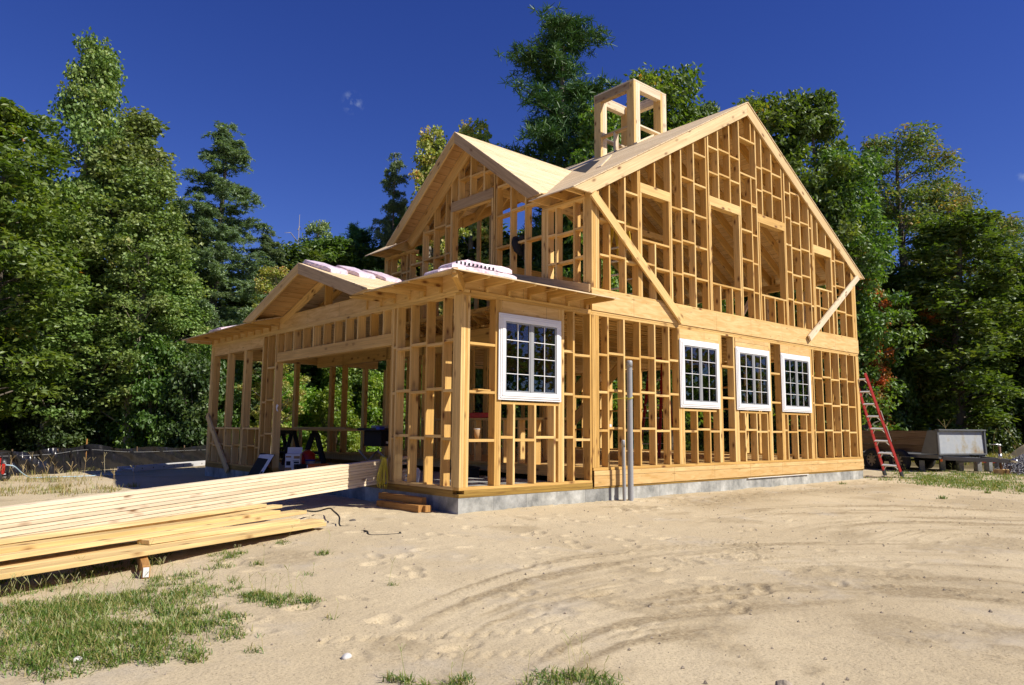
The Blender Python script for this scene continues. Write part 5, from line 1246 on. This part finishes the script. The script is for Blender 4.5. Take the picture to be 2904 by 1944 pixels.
pack(-.52, -.02, 7.72, 8.5, wz, .05, 'flat white insulation pack on the far left eave', 'y', M['wrap'], seed=8)
# ------------------------------------------------------------------ ladders
def ladder(name, H, w0, w1, n, rail, step, lab, tread=.075, loc=(0,0,0), rot=(0,0,0), feet=None, brace_=True):
    r = empty(name, loc, 0, lab, 'ladder'); r.rotation_euler = rot
    for s in (-1, 1):
        mb = MB(); a = Vector((0, s*w0/2, 0)); b = Vector((0, s*w1/2, H)); d = b-a
        mb.bar(a, b, .026, .075, up=(1,0,0)); mb.build('rail', rail, r, bevel=.003)
        mb = MB(); mb.box(-.045, .045, s*w0/2-.02, s*w0/2+.02, -.015, .18); mb.build('foot', M['darkgrey'], r, bevel=.004)
    for i in range(1, n+1):
        z = i*.305*(H/(n*.305+.15)); hw = (w0+(w1-w0)*z/H)/2-.014
        mb = MB(); mb.box(-tread/2, tread/2, -hw, hw, z-.012, z+.014, along=1); mb.build('step', step, r, bevel=.003)
        if brace_:
            mb = MB()
            for s in (-1, 1): mb.bar((0, s*(hw-.003), z-.13), (0, s*(hw-.11), z-.013), .02, .005, up=(1,0,0))
            mb.build('step_brace', step, r)
    return r
F1, F2 = Vector((13.28, -.05, -.2)), Vector((13.11, -.51, -.2)); mid = (F1+F2)/2
dy_ = (F1-F2).normalized(); top = Vector((12.21, .02, 2.33))
zax = (top-mid); Hh_ = zax.length; zax.normalize(); xax = dy_.cross(zax).normalized(); yax = zax.cross(xax)
lad = ladder('stepladder', Hh_, .50, .34, 8, M['red'], M['aluw'], 'red fibreglass stepladder with aluminium treads leaning on the right end of the house')
lad.matrix_world = Matrix((( xax.x, yax.x, zax.x, mid.x), (xax.y, yax.y, zax.y, mid.y), (xax.z, yax.z, zax.z, mid.z), (0,0,0,1)))
mb = MB(); mb.box(.035, .04, -.245, -.222, .95, 1.35); mb.box(.035, .04, -.237, -.214, 1.5, 1.75); mb.build('warning_label', M['paper'], lad)
def stepladder(loc, rz, H, col, lab):
    r = empty('stepladder', loc, rz, lab, 'ladder')
    for s in (-1, 1):
        mb = MB(); mb.bar((-.45, s*.26, 0), (-.04, s*.16, H), .024, .07, up=(0,1,0)); mb.build('rail', col, r)
        mb = MB(); mb.bar((.45, s*.24, 0), (.04, s*.15, H), .02, .045, up=(0,1,0)); mb.build('rear_rail', col, r)
    for i in range(1, int(H/.3)):
        z = i*.3; x = -.45+.41*z/H; hw = .26-.1*z/H
        mb = MB(); mb.box(x-.035, x+.045, -hw+.012, hw-.012, z, z+.022, along=1); mb.build('step', M['aluw'], r)
        mb = MB(); xx = .45-.41*z/H; mb.box(xx-.01, xx+.01, -hw+.03, hw-.03, z, z+.02, along=1); mb.build('rear_brace', M['aluw'], r)
    mb = MB(); mb.box(-.09, .10, -.17, .17, H-.01, H+.045); mb.build('top_cap', col, r, bevel=.006); return r
stepladder((8.15, 3.0, .286), R(8), 2.3, M['red'], 'red stepladder standing open inside the house, seen through the ground floor studs')
stepladder((5.55, 1.9, 3.139), R(5), 2.0, M['yellowpl'], 'yellow stepladder standing open on the upper floor behind the gable studs')
al = empty('extension_ladder', (.18, 12.62, -.10), math.atan2(1.88, 2.25), 'aluminium extension ladder lying on the sand in front of the black silt fence', 'ladder')
for s in (-1, 1):
    mb = MB(); mb.box(-1.85, 2.2, s*.2-.015, s*.2+.015, -.06, .045); mb.build('rail', M['aluw'], al, bevel=.004)
for i in range(13):
    mb = MB(); x = -1.7+i*.3; mb.cyl((x, -.19, -.005), (x, .19, -.005), .016, 10); mb.build('rung', M['aluw'], al, smooth=True)
mb = MB()
for i in range(9): x = -1.55+i*.42; mb.box(x, x+.03, -.219, -.2155, -.015, .012)
mb.build('rung_cap', M['black'], al)
# ------------------------------------------------------------------ trailer
tr = empty('utility_trailer', (16.65, -.13, -.25), math.atan2(-.94, -.34), 'old grey utility trailer with plank sides parked right of the house', 'trailer')
# local +x = forward (towards hitch), +y = right-hand side of travel is -y ; panel runs from y=0 to y=W
TWd = 1.86; TL = 3.3
def tb(name, mat, *boxes, parent=tr, bevel=.004, **k):
    mb = MB()
    for b_ in boxes: mb.box(*b_, **k)
    return mb.build(name, mat, parent, bevel=bevel)
sy = 1   # width direction sign in local frame
mb = MB(); mb.prism([(.0,.02,.58),(.0,TWd-.02,.58),(-.03,TWd-.02,1.21),(-.03,.02,1.21)], (-.03,0,0)); mb.build('front_panel', M['galv'], tr)
mb = MB()
mb.bar((.02,.0,.54),(-.0,.0,1.24),.04,.06,up=(0,1,0)); mb.bar((.02,TWd,.54),(-.0,TWd,1.24),.04,.06,up=(0,1,0)); mb.bar((-.0,-.02,1.235),(-.0,TWd+.02,1.235),.12,.04); mb.bar((.02,-.02,.555),(.02,TWd+.02,.555),.05,.04)
mb.build('panel_frame', M['steel'], tr, bevel=.003)
mb = MB(); mb.prism([(-.02,-.0,.56),(-.55,-.0,.56),(-.30,-.0,1.22),(-.03,-.0,1.22)], (0,-.02,0)); mb.build('side_gusset', M['steel'], tr)
for s, y in ((0, .01), (1, TWd-.04)):
    pl_ = MB()
    for i in range(3): pl_.box(-TL, -.12, y, y+.03, .60+i*.205, .60+i*.205+.197, along=0)
    pl_.build('side_planks', M['old'], tr, bevel=.003)
tb('side_stake', M['old'], (-TL+.2,-TL+.28,.042,.07,.5,1.2), (-1.9,-1.82,.042,.07,.5,1.2))
tb('bed', M['steel'], (-TL, 0, -.01, TWd+.01, .44, .54)); 
mb = MB(); mb.bar((0,.15,.45),(1.35,TWd/2-.03,.42),.07,.10); mb.bar((0,TWd-.15,.45),(1.35,TWd/2+.03,.42),.07,.10); mb.bar((-.2,TWd/2,.33),(.95,TWd/2,.42),.05,.05); mb.build('drawbar', M['steel'], tr, bevel=.003)
mb = MB(); mb.tube([(1.30,TWd/2,.44),(1.45,TWd/2,.44),(1.52,TWd/2,.43),(1.56,TWd/2,.42)], [.035,.045,.05,.02], 12); mb.build('coupler', M['alu'], tr, smooth=True)
mb = MB(); mb.cyl((1.02,TWd/2+.1,.05),(1.02,TWd/2+.1,.80),.032,14); mb.build('jack_post', M['rust'], tr, smooth=True)
mb = MB(); mb.tube([(1.02,TWd/2+.1,.80),(1.02,TWd/2+.1,.86)], .038, 14); mb.tube([(1.02,TWd/2+.1,.855),(.90,TWd/2-.02,.85),(.84,TWd/2-.02,.84)], .012, 8); mb.tube([(1.02,TWd/2+.1,.46),(1.02,TWd/2+.1,.60)], .045, 14); mb.build('jack_head', M['alu'], tr, smooth=True)
mb = MB()
for s in (0, .09): mb.tube([(1.2+s,TWd/2,.40),(1.12+s,TWd/2-.03,.12),(1.2+s,TWd/2-.02,.03),(1.3+s,TWd/2,.30)], .010, 6)
mb.build('safety_chain', M['rust'], tr)
mb = MB(); mb.box(.05, .11, -.022, -.012, .36, .43); mb.build('side_marker_lamp', M['orange'], tr)
mb = MB()
for i in range(5): mb.tube([(.3+.05*i,.9,.50+.01*(i % 2)),(.4+.06*i,.7,.54),(.55,.85,.52)], .022, 7)
mb.build('coiled_straps', M['black'], tr, smooth=True)
for s, y in ((0, -.26), (1, TWd+.02)):
    for k, x in enumerate((-1.16, -2.10)):
        w_ = empty('wheel', (x, y, .335), 0, parent=tr)
        mb = MB(); n = 28; prof = [(.19,.0),(.29,.005),(.325,.03),(.335,.08),(.335,.14),(.325,.19),(.29,.215),(.19,.22)]
        V_ = [(r_*math.cos(6.2832*i/n), q, r_*math.sin(6.2832*i/n)) for i in range(n) for r_, q in prof]; m_ = len(prof)
        mb.poly(V_, [(i*m_+j, i*m_+j+1, ((i+1) % n)*m_+j+1, ((i+1) % n)*m_+j) for i in range(n) for j in range(m_-1)]+[(i*m_+m_-1, i*m_, ((i+1) % n)*m_, ((i+1) % n)*m_+m_-1) for i in range(n)], None)
        mb.build('tyre', M['tyre'], w_, smooth=True)
        yo = .03 if s == 0 else .19
        mb = MB(); mb.tube([(0,yo,0),(0,yo+(.02 if s == 0 else -.02),0)], .06, 14); 
        for i in range(8):
            a = 6.2832*i/8; mb.bar((.05*math.cos(a),yo+.012,.05*math.sin(a)),(.17*math.cos(a),yo+.02,.17*math.sin(a)),.055,.014,up=(0,1,0))
        ring = [(.185*math.cos(a),yo+.02,.185*math.sin(a)) for a in np.linspace(0,6.2832,25)]; mb.tube(ring,.016,6)
        mb.build('rim', M['rim'], w_)
        mb = MB(); mb.cyl((0,.08,0),(0,.10,0),.18,20); mb.build('brake_drum', M['black'], w_)
    mb = MB(); mb.bar((-1.63,y+.12,.335),(-1.63,TWd/2,.335),.06,.06); mb.build('axle', M['black'], tr)
for s, y in ((0, -.27), (1, TWd+.01)):
    fd = MB(); fd.box(-2.55,-.72,y,y+.25,.70 if False else .452,.466); fd.build('mudguard', M['steel'], tr)
block(15.0,16.2,-2.4,-2.1,-.25,-.1,'weathered wooden block under the trailer jack', M['ply'], 0, name='wood_block', cat='block').location = tuple(tr.matrix_world @ Vector((0,0,0))) 
bpy.context.view_layer.update()
wb = [o for o in C.objects if o.name.startswith('wood_block')][0]; wb.data.transform(Matrix.Diagonal((.36,1.2,1.,1))); pj = tr.matrix_world @ Vector((1.02,TWd/2+.1,0)); wb.location = (pj.x, pj.y, gz(pj.x, pj.y)-.02); wb.rotation_euler = (0,0,.3)
# concrete stubs in a row on a rusty rail behind the drawbar
for i, (x, y) in enumerate(((16.68,.21),(17.2,-.15),(17.67,-.46),(17.9,-.85),(18.1,-1.06),(18.35,-1.25))):
    mb = MB(); mb.box(-.09,.09,-.07,.07,0,.36+.03*(i % 2)); o = mb.build('concrete_stub', M['concrete'], bevel=.01); o.location = (x+.5, y+.3, gz(x, y)-.05); o.rotation_euler = (0,0,.3+.2*i)
    tag(o, 'pale concrete stub standing in a row in the grass behind the trailer drawbar', 'block', 'concrete stubs in a row behind the trailer')
orient_board((18.0,-.25,.12),(19.0,-.95,.06),.2,.05,M['redpl'],'red_plank','red painted plank resting on the concrete stubs behind the trailer',None,cat='plank')
# scraps at the ladder feet
orient_board((12.6,.25,-.165),(13.6,-.72,-.172),.09,.03,M['pale'],'lumber_board','pale board lying under the feet of the leaning red ladder',None)
orient_board((12.35,.9,-.17),(13.0,.12,-.175),.09,.03,M['yellow'],'lumber_board','yellow board lying on the sand behind the foundation corner',None)
# gravel heap and sand heap
g = np.random.default_rng(21)
def heap(name, cx, cy, r, h, n, s0, s1, mat, lab, core):
    th = g.random(n)*6.283; rr_ = r*np.sqrt(g.random(n)); zz = h*np.clip(1-(rr_/r)**1.5, 0, 1)+g.normal(0, .015, n)
    Vs = []; Fs = []; T8 = np.array([[1,0,0],[-1,0,0],[0,1,0],[0,-1,0],[0,0,1],[0,0,-1]], float); Fo = np.array([[0,2,4],[2,1,4],[1,3,4],[3,0,4],[2,0,5],[1,2,5],[3,1,5],[0,3,5]])
    for i in range(n):
        Vs.append(T8*g.uniform(s0, s1, 3)*g.uniform(.6, 1.3, (6, 1))+np.array([rr_[i]*math.cos(th[i]), rr_[i]*math.sin(th[i]), zz[i]])); Fs.append(Fo+6*i)
    V_ = np.concatenate(Vs); F_ = np.concatenate(Fs); k_ = 28
    me = bpy.data.meshes.new(name); npmesh(me, V_, F_); me.materials.append(mat); o = bpy.data.objects.new(name, me); C.objects.link(o); o.location = (cx, cy, gz(cx, cy)); tag(o, lab, 'heap', kind='stuff')
    return o
M['stone'] = plain('grey_stone', (.20,.20,.21), .8, noise=.6, scale=30)
heap('gravel', 18.7, -2.35, 1.5, .75, 5200, .02, .05, M['stone'], 'heap of grey gravel at the right edge behind the trailer hitch', None)
def mound(name, cx, cy, rx, ry, h, mat, lab, seed):
    mb = MB(); n = 30; V_ = []; F_ = []
    for i in range(9):
        t = i/8
        for k in range(n):
            a = 6.2832*k/n; q = 1+.12*math.sin(3*a+seed)+.07*math.sin(7*a+seed)
            V_.append((rx*t*q*math.cos(a), ry*t*q*math.sin(a), h*(1-t**1.6)*(1+.06*math.sin(5*a+i))-.05))
    for i in range(8):
        for k in range(n): F_.append((i*n+k, (i+1)*n+k, (i+1)*n+(k+1) % n, i*n+(k+1) % n))
    mb.poly(V_, F_, None); o = mb.build(name, mat, smooth=True); o.location = (cx, cy, gz(cx, cy)); return tag(o, lab, 'heap', kind='stuff')
mound('sand_heap', 25.9, -.75, 1.9, 1.5, 1.1, bpy.data.materials['sand'], 'heap of pale sand behind the trailer', 2)
mound('earth_bank', 33, -3.5, 7, 5, 2.6, plain('brown_earth', (.14,.09,.04), .95, noise=.5, bump=1, scale=3), 'brown overgrown earth bank behind the gravel', 4)
# ------------------------------------------------------------------ silt fence
FP = [(-9.5,12.2),(-6.5,11.9),(-4.6,12.2),(-3.4,12.3),(-2.5,12.35),(-1.75,13.1),(-.4,13.8),(1.1,14.7),(3.0,16.0),(6.0,17.8)]
sf = empty('silt_fence', (-1.75,13.1,0), 0, 'low fence of shiny black plastic sheet strung along the wood edge on the left', 'fence')
mb = MB(); Vf = []; nseg = 0; pts = []
for i in range(len(FP)-1):
    for t in np.linspace(0, 1, 26)[:-1]: pts.append((FP[i][0]*(1-t)+FP[i+1][0]*t, FP[i][1]*(1-t)+FP[i+1][1]*t))
rows = 12
for j in range(rows+1):
    for i, (x, y) in enumerate(pts):
        v = j/rows; rip = .03*math.sin(i*.9+v*5)+.035*math.sin(i*.37+v*9)+.02*math.sin(i*2.1+v*3); z = -.24+v*(.56+.10*math.exp(-((x+1.75)/.8)**2)+.03*math.sin(i*.21))
        Vf.append((x+rip*.4+1.75, y+rip*(.3+v)-13.1, z))
m_ = len(pts)
mb.poly(Vf, [(j*m_+i, j*m_+i+1, (j+1)*m_+i+1, (j+1)*m_+i) for j in range(rows) for i in range(m_-1)], None)
M['sheet'] = plain('black_plastic_sheet', (.012,.012,.015), .22, noise=.2, bump=.6, scale=5)
mb.build('plastic_sheet', M['sheet'], sf, smooth=True)
for x, y in FP[1:-1]:
    tb('stake', M['old'] if abs(x+1.75) > .1 else M['stain'], (x+1.75-.015, x+1.75+.015, y-13.1+.02, y-13.1+.05, -.3, .36 if abs(x+1.75) > .1 else .58), parent=sf)
mb = MB(); 
for zz in (.21,): mb.tube([(x+1.75, y-13.1-.03, zz+.1*math.exp(-((x+1.75)/.8)**2)) for x, y in pts], .004, 4)
mb.build('top_string', M['sash'], sf)
# ------------------------------------------------------------------ red machine at the left edge with hose
gen = empty('pressure_washer', (-4.02, 10.45, gz(-4.0, 10.45)), R(-25), 'red petrol pressure washer with a black tube frame, cut by the left edge', 'machine')
tb('housing', M['redpl'], (-.25,.25,-.16,.16,.14,.36), parent=gen, bevel=.02)
tb('engine_cover', M['redpl'], (-.22,.20,-.14,.14,.362,.50), parent=gen, bevel=.02)
tb('control_plate', M['sash'], (.02,.15,-.166,-.161,.20,.33), (.04,.15,-.146,-.141,.40,.48), parent=gen)
mb = MB()
for y in (-.19, .19): mb.tube([(-.3,y,.12),(-.3,y,.54),(-.26,y,.58),(.24,y,.58),(.29,y,.54),(.29,y,.12),(-.3,y,.12)], .014, 8)
for x in (-.27, .26): mb.tube([(x,-.19,.578),(x,.19,.578)], .014, 8)
mb.build('tube_frame', M['black'], gen, smooth=True)
for x in (.22, -.22):
    for y in (-.23, .23):
        w_ = empty('wheel', (x, y, .11), 0, parent=gen)
        mb = MB(); mb.tube([(0,-.035,0),(0,-.03,0),(0,.03,0),(0,.035,0)], [.085,.11,.11,.085], 20); mb.build('tyre', M['tyre'], w_, smooth=True)
        mb = MB(); mb.cyl((0,-.04,0),(0,.04,0), .055, 14); mb.build('hub', M['sash'], w_, smooth=True)
curve_thing('hose', [(-3.75,10.32,.10),(-3.6,10.35,.07),(-3.45,10.5,-.06),(-3.33,10.65,-.15),(-3.2,10.85,-.205),(-2.9,10.95,-.21),(-2.2,10.9,-.21),(-1.4,11.1,-.20)], .011, plain('hose_blue', (.35,.5,.6), .5), 'pale blue hose running from the red machine across the sand', 'hose')
# ------------------------------------------------------------------ things in and around the doorway
pn = empty('boxed_panel', (-.14, 6.22, .10), 0, 'dark flat boxed panel leaning on the sill left of the doorway', 'panel')
mb = MB(); mb.prism([(-.17,-.30,-.30),(-.17,.36,-.32),(.12,.36-.12,.30),(.12,-.42,.29)], (-.02,0,-.01)); mb.build('face', M['black'], pn)
mb = MB(); mb.prism([(-.18,-.30,-.29),(-.18,-.15,-.295),(.105,-.28,.285),(.105,-.42,.282)], (-.004,0,.002)); mb.build('white_strip', M['paper'], pn)
mb = MB(); mb.prism([(.06,-.26,.20),(.06,.22,.21),(.105,.235,.285),(.105,-.27,.285)], (-.004,0,.002)); mb.build('white_edge', M['paper'], pn)
mb = MB()
for i in range(4):
    f_ = .06+.055*i; x_ = -.18+.285*f_/.58*1.0; z_ = -.29+f_; y_ = -.285-.13*f_/.58
    mb.prism([(x_-.006,y_+.02,z_),(x_-.006,y_+.11,z_-.002),(x_+.012,y_+.105,z_+.035),(x_+.012,y_+.015,z_+.037)], (-.002,0,0))
mb.build('printed_icons', M['black'], pn)
bx = empty('carton', (.36, 5.80, .061), R(-32), 'white carton with brown print standing open beside the left door jamb', 'box')
tb('walls', M['paper'], (-.14,.14,-.12,.12,0,.34), parent=bx, bevel=.003)
tb('print_band', M['card'], (-.141,-.02,-.1225,-.1205,.03,.08), (.02,.13,-.1225,-.1205,.25,.30), (-.13,-.03,-.1225,-.1205,.27,.30), parent=bx, bevel=0)
tb('printed_text', M['black'], (.0,.12,-.1225,-.1205,.20,.212), (.02,.12,-.1225,-.1205,.16,.19), (-.12,-.04,-.1225,-.1205,.12,.20), parent=bx, bevel=0)
mb = MB(); mb.prism([(-.14,.12,.34),(.14,.12,.34),(.14,.17,.46),(-.14,.17,.46)], (0,.003,0)); mb.prism([(.14,-.12,.34),(.14,.12,.34),(.22,.12,.42),(.22,-.12,.42)], (0,0,.003)); mb.build('flap', M['paper'], bx)
bk = empty('bucket', (.74, 5.86, .061), 0, 'small clear bucket with a blue lid behind the orange and black box', 'bucket')
mb = MB(); mb.tube([(0,0,0),(0,0,.01),(0,0,.19)], [.07,.078,.095], 20); mb.build('body', M['sash'], bk, smooth=True)
mb = MB(); mb.tube([(0,0,.191),(0,0,.215)], .10, 20); mb.build('lid', M['blue'], bk, smooth=True)
ob = empty('tool_box', (.56, 5.46, .061), R(-12), 'long orange and black box lying at the edge of the doorway', 'box')
tb('body', M['orange'], (-.08,.32,-.1,.1,0,.15), parent=ob); tb('end', M['black'], (-.30,-.081,-.1,.1,0,.15), parent=ob); tb('print_label', M['paper'], (-.10,-.082,-.1015,-.1002,.01,.14), parent=ob, bevel=0); tb('logo_patch', M['sash'], (.06,.14,-.1015,-.1002,.06,.11), parent=ob, bevel=0)
rbag = MB(); rbag.tube([(0,0,0),(.02,0,.12),(0,.02,.3),(.02,0,.36)], [.16,.2,.17,.08], 12); rbag.tube([(.3,.05,0),(.3,.05,.14),(.32,.05,.30),(.3,.05,.37)], [.14,.18,.15,.06], 12)
o = rbag.build('sack', M['redpl'], smooth=True); o.location = (.72, 6.55, .061); tag(o, 'pair of red sacks slumped behind the white carton', 'sack')
def sawhorse(x, y, rz, lab):
    r = empty('sawhorse', (x, y, .061), rz, lab, 'sawhorse', 'sawhorses in the garage')
    tb('top_beam', M['darkgrey'], (-.34,.34,-.05,.05,.70,.78), parent=r, bevel=.006)
    for sx in (-1, 1):
        for s in (-1, 1):
            mb = MB(); mb.bar((sx*.30, s*.24, 0), (sx*.26, s*.04, .71), .09, .04, up=(1,0,0)); mb.build('leg', M['darkgrey'], r, bevel=.004)
        mb = MB(); mb.bar((sx*.285, -.17, .26), (sx*.285, .17, .26), .04, .05); mb.build('leg_brace', M['darkgrey'], r)
    tb('shelf', M['darkgrey'], (-.27,.27,-.14,.14,.27,.29), parent=r)
sawhorse(1.48, 8.62, R(95), 'dark plastic sawhorse in the garage, the left one of two under the long planks')
sawhorse(1.92, 8.1, R(60), 'dark plastic sawhorse in the garage, the right one of two under the long planks')
orient_board((1.25,8.9,.862),(1.75,5.1,.862),.28,.035,M['wood'],'lumber_board','long plank laid across the sawhorses as a workbench top','planks on the sawhorses')
orient_board((1.5,8.3,.90),(1.85,6.4,.90),.14,.038,M['wood'],'lumber_board','short offcut lying on the long workbench plank','planks on the sawhorses')
sw_ = empty('table_saw', (1.62, 4.75, .061), R(25), 'black table saw on crossed legs inside the garage', 'saw')
tb('table', M['darkgrey'], (-.36,.36,-.26,.26,.80,.85), parent=sw_); tb('cabinet', M['black'], (-.22,.22,-.2,.2,.50,.80), parent=sw_, bevel=.01)
tb('fence', M['sash'], (-.16,.2,-.08,.08,.851,.90), parent=sw_); tb('rating_plate', M['paper'], (-.05,.05,-.206,-.202,.55,.59), parent=sw_, bevel=0); tb('blue_clamp', M['blue'], (-.55,-.38,-.38,-.30,.82,.88), parent=sw_)
mb = MB()
for s in (-1, 1): mb.tube([(-.34, s*.26, 0), (.34, s*.22, .42)], .016, 8); mb.tube([(.34, s*.26, 0), (-.34, s*.22, .42)], .016, 8)
mb.build('folding_legs', M['sash'], sw_, smooth=True)
lid = MB(); lid.prism([(0,-.13,0),(0,.13,0),(.0,.14,.18),(.0,.09,.235),(0,-.09,.235),(0,-.14,.18)], (.02,0,.004)); o = lid.build('tub_lid', M['white'], bevel=.006); o.location = (.60, 2.04, .062); o.rotation_euler = (0, R(12), R(25)); tag(o, 'white plastic tub lid leaning behind the studs right of the doorway', 'lid')
j = MB(); j.tube([(0,0,0),(0,0,.01),(0,0,.17),(0,0,.2),(0,0,.22)], [.06,.07,.07,.05,.05], 18); o = j.build('jar', M['sash'], smooth=True); o.location = (.50, 2.26, .062); tag(o, 'clear plastic jar standing next to the white tub lid', 'jar')
tk = empty('toolbox', (2.30, 2.75, .061), R(70), 'low black toolbox on the garage slab, seen between the studs under the front window', 'toolbox')
tb('case', M['black'], (-.28,.28,-.12,.12,0,.13), parent=tk, bevel=.012); tb('lid', M['black'], (-.285,.285,-.125,.125,.132,.18), parent=tk, bevel=.012); tb('latch', M['yellowpl'], (-.16,-.12,-.131,-.126,.1,.15), (.12,.16,-.131,-.126,.1,.15), parent=tk, bevel=0)
rt = empty('red_toolbox', (2.66, 3.0, 1.111), R(90), 'long red toolbox lying on the half wall between garage and house', 'toolbox')
tb('case', M['redpl'], (-.30,.30,-.09,.09,0,.10), parent=rt, bevel=.01); mb = MB(); mb.tube([(-.1,0,.10),(-.09,0,.14),(.09,0,.14),(.1,0,.10)], .008, 8); mb.build('handle', M['black'], rt, smooth=True)
# cups, scraps
def cup(x, y, z, mat, lab, h=.13):
    r = empty('paper_cup', (x, y, z), 0, lab, 'cup')
    mb = MB(); mb.tube([(0,0,0),(0,0,h)], [.028,.042], 20, cap=True); mb.build('cup_body', mat, r, smooth=True)
    mb = MB(); mb.tube([(0,0,h),(0,0,h+.008)], [.044,.044], 20); mb.build('rim', M['paper'], r, smooth=True)
cup(.352, .075, .776, M['card'], 'brown paper coffee cup on a block between the corner post and the next studs')
cup(10.16, .07, 4.201, M['paper'], 'white paper cup on the sill of the rightmost gable opening', .15)
sc = MB(); sc.box(-.15,.12,-.05,.05,0,.02); o = sc.build('wood_scrap', M['wood'], bevel=.002); o.location = (.42,.05,1.436); o.rotation_euler = (0,0,.2); tag(o, 'thin wood scrap lying on the block beside the corner post, left of the first window', 'scrap')
sc = MB(); sc.box(-.03,.03,-.03,.03,0,.045); o = sc.build('white_block', M['paper'], bevel=.004); o.location = (3.08,.07,.956); tag(o, 'small white box on a block just left of the grey conduits', 'box')
lv = empty('spirit_level', (10.62,.6,4.20), 0, 'yellow and black spirit level leaning slantwise behind the upper studs', 'level')
mb = MB(); mb.bar((-.30,0,-.235),(.30,0,.235),.022,.06,up=(0,1,0)); mb.build('body', M['yellowpl'], lv, bevel=.002); mb = MB(); mb.bar((-.27,-.0125,-.21),(-.15,-.0125,-.117),.004,.045,up=(0,1,0)); mb.bar((.22,-.0125,.172),(.28,-.0125,.219),.004,.045,up=(0,1,0)); mb.build('grip', M['black'], lv)
orient_board((9.0,1.4,3.3),(9.7,1.2,4.35),.14,.038,M['pale'],'lumber_board','board leaning inside the upper floor behind the third gable opening',None)
# black jacket hung over a block in the upper west wall
jk = MB(); rj = random.Random(6)
prof = [(-.02,.055),(.06,.075),(.16,.07),(.26,.085),(.34,.06),(.38,.03)]
jk.tube([(0,a,.02+.02*math.sin(a*20)) for a, _ in prof], [r_*.8 for _, r_ in prof], 12)
jk.tube([(.0,.22,.04),(-.05,.20,-.05),(-.03,.17,-.16),(.02,.12,-.27)], [.09,.085,.075,.03], 12)
jk.tube([(.05,.1,.04),(.09,.10,-.1),(.06,.08,-.34)], [.07,.06,.04], 12)
o = jk.build('jacket', M['cloth'], smooth=True); o.location = (2.66,1.66,4.29); tag(o, 'black jacket slung over a block in the upper west wall', 'jacket')
# ------------------------------------------------------------------ stones on the sand
def stone(x, y, s, mat, lab, seed, flat=.6, name='stone'):
    g = np.random.default_rng(seed); bm = bmesh.new(); bmesh.ops.create_icosphere(bm, subdivisions=3, radius=1)
    d = g.normal(0, 1, (6, 3))
    for v in bm.verts:
        p = np.array(v.co); q = 1+.12*sum(math.sin(2.2*float(p@d[i])+i) for i in range(6))/2; v.co = Vector(p*q*np.array([s, s*.8, s*flat]))
    me = bpy.data.meshes.new(name); bm.to_mesh(me); bm.free(); me.materials.append(mat); o = bpy.data.objects.new(name, me); C.objects.link(o)
    o.location = (x, y, gz(x, y)+s*flat*.35); return tag(o, lab, 'stone')
M['pst'] = plain('pale_stone', (.52,.50,.48), .85, noise=.3, scale=20, bump=.6); M['tst'] = plain('tan_stone', (.30,.25,.19), .85, noise=.3, scale=20, bump=.6); M['dst'] = plain('dark_stone', (.10,.085,.07), .9, noise=.4, scale=20)
stone(-4.03, -4.40, .030, M['pst'], 'pale angular stone on the bare sand, bottom left of centre', 1)
stone(-5.08, -3.60, .028, M['pst'], 'pale stone half hidden in the lower left grass', 2)
stone(-2.70, -6.05, .045, M['tst'], 'rounded tan stone half buried at the bottom edge of the photo', 3)
stone(-1.44, .20, .045, M['dst'], 'small dark stone lying alone in front of the timber offcuts', 4, .4)
g = np.random.default_rng(31); n = 1900
px_ = g.uniform(-5, 10, n); py_ = g.uniform(-6.3, -.2, n)
Vs = []; Fs = []; T8 = np.array([[1,0,0],[-1,0,0],[0,1,0],[0,-1,0],[0,0,1],[0,0,-1]], float); Fo = np.array([[0,2,4],[2,1,4],[1,3,4],[3,0,4],[2,0,5],[1,2,5],[3,1,5],[0,3,5]])
for i in range(n):
    s = .004+.009*g.random()**3
    Vs.append(T8*s*g.uniform(.6, 1.3, (6, 1))+np.array([px_[i], py_[i], gz(px_[i], py_[i])+s*.3])); Fs.append(Fo+6*i)
me = bpy.data.meshes.new('pebbles'); npmesh(me, np.concatenate(Vs), np.concatenate(Fs)); me.materials.append(M['tst']); o = bpy.data.objects.new('pebbles', me); C.objects.link(o); tag(o, 'tiny pebbles and crumbs scattered over the sand', 'pebbles', kind='stuff')
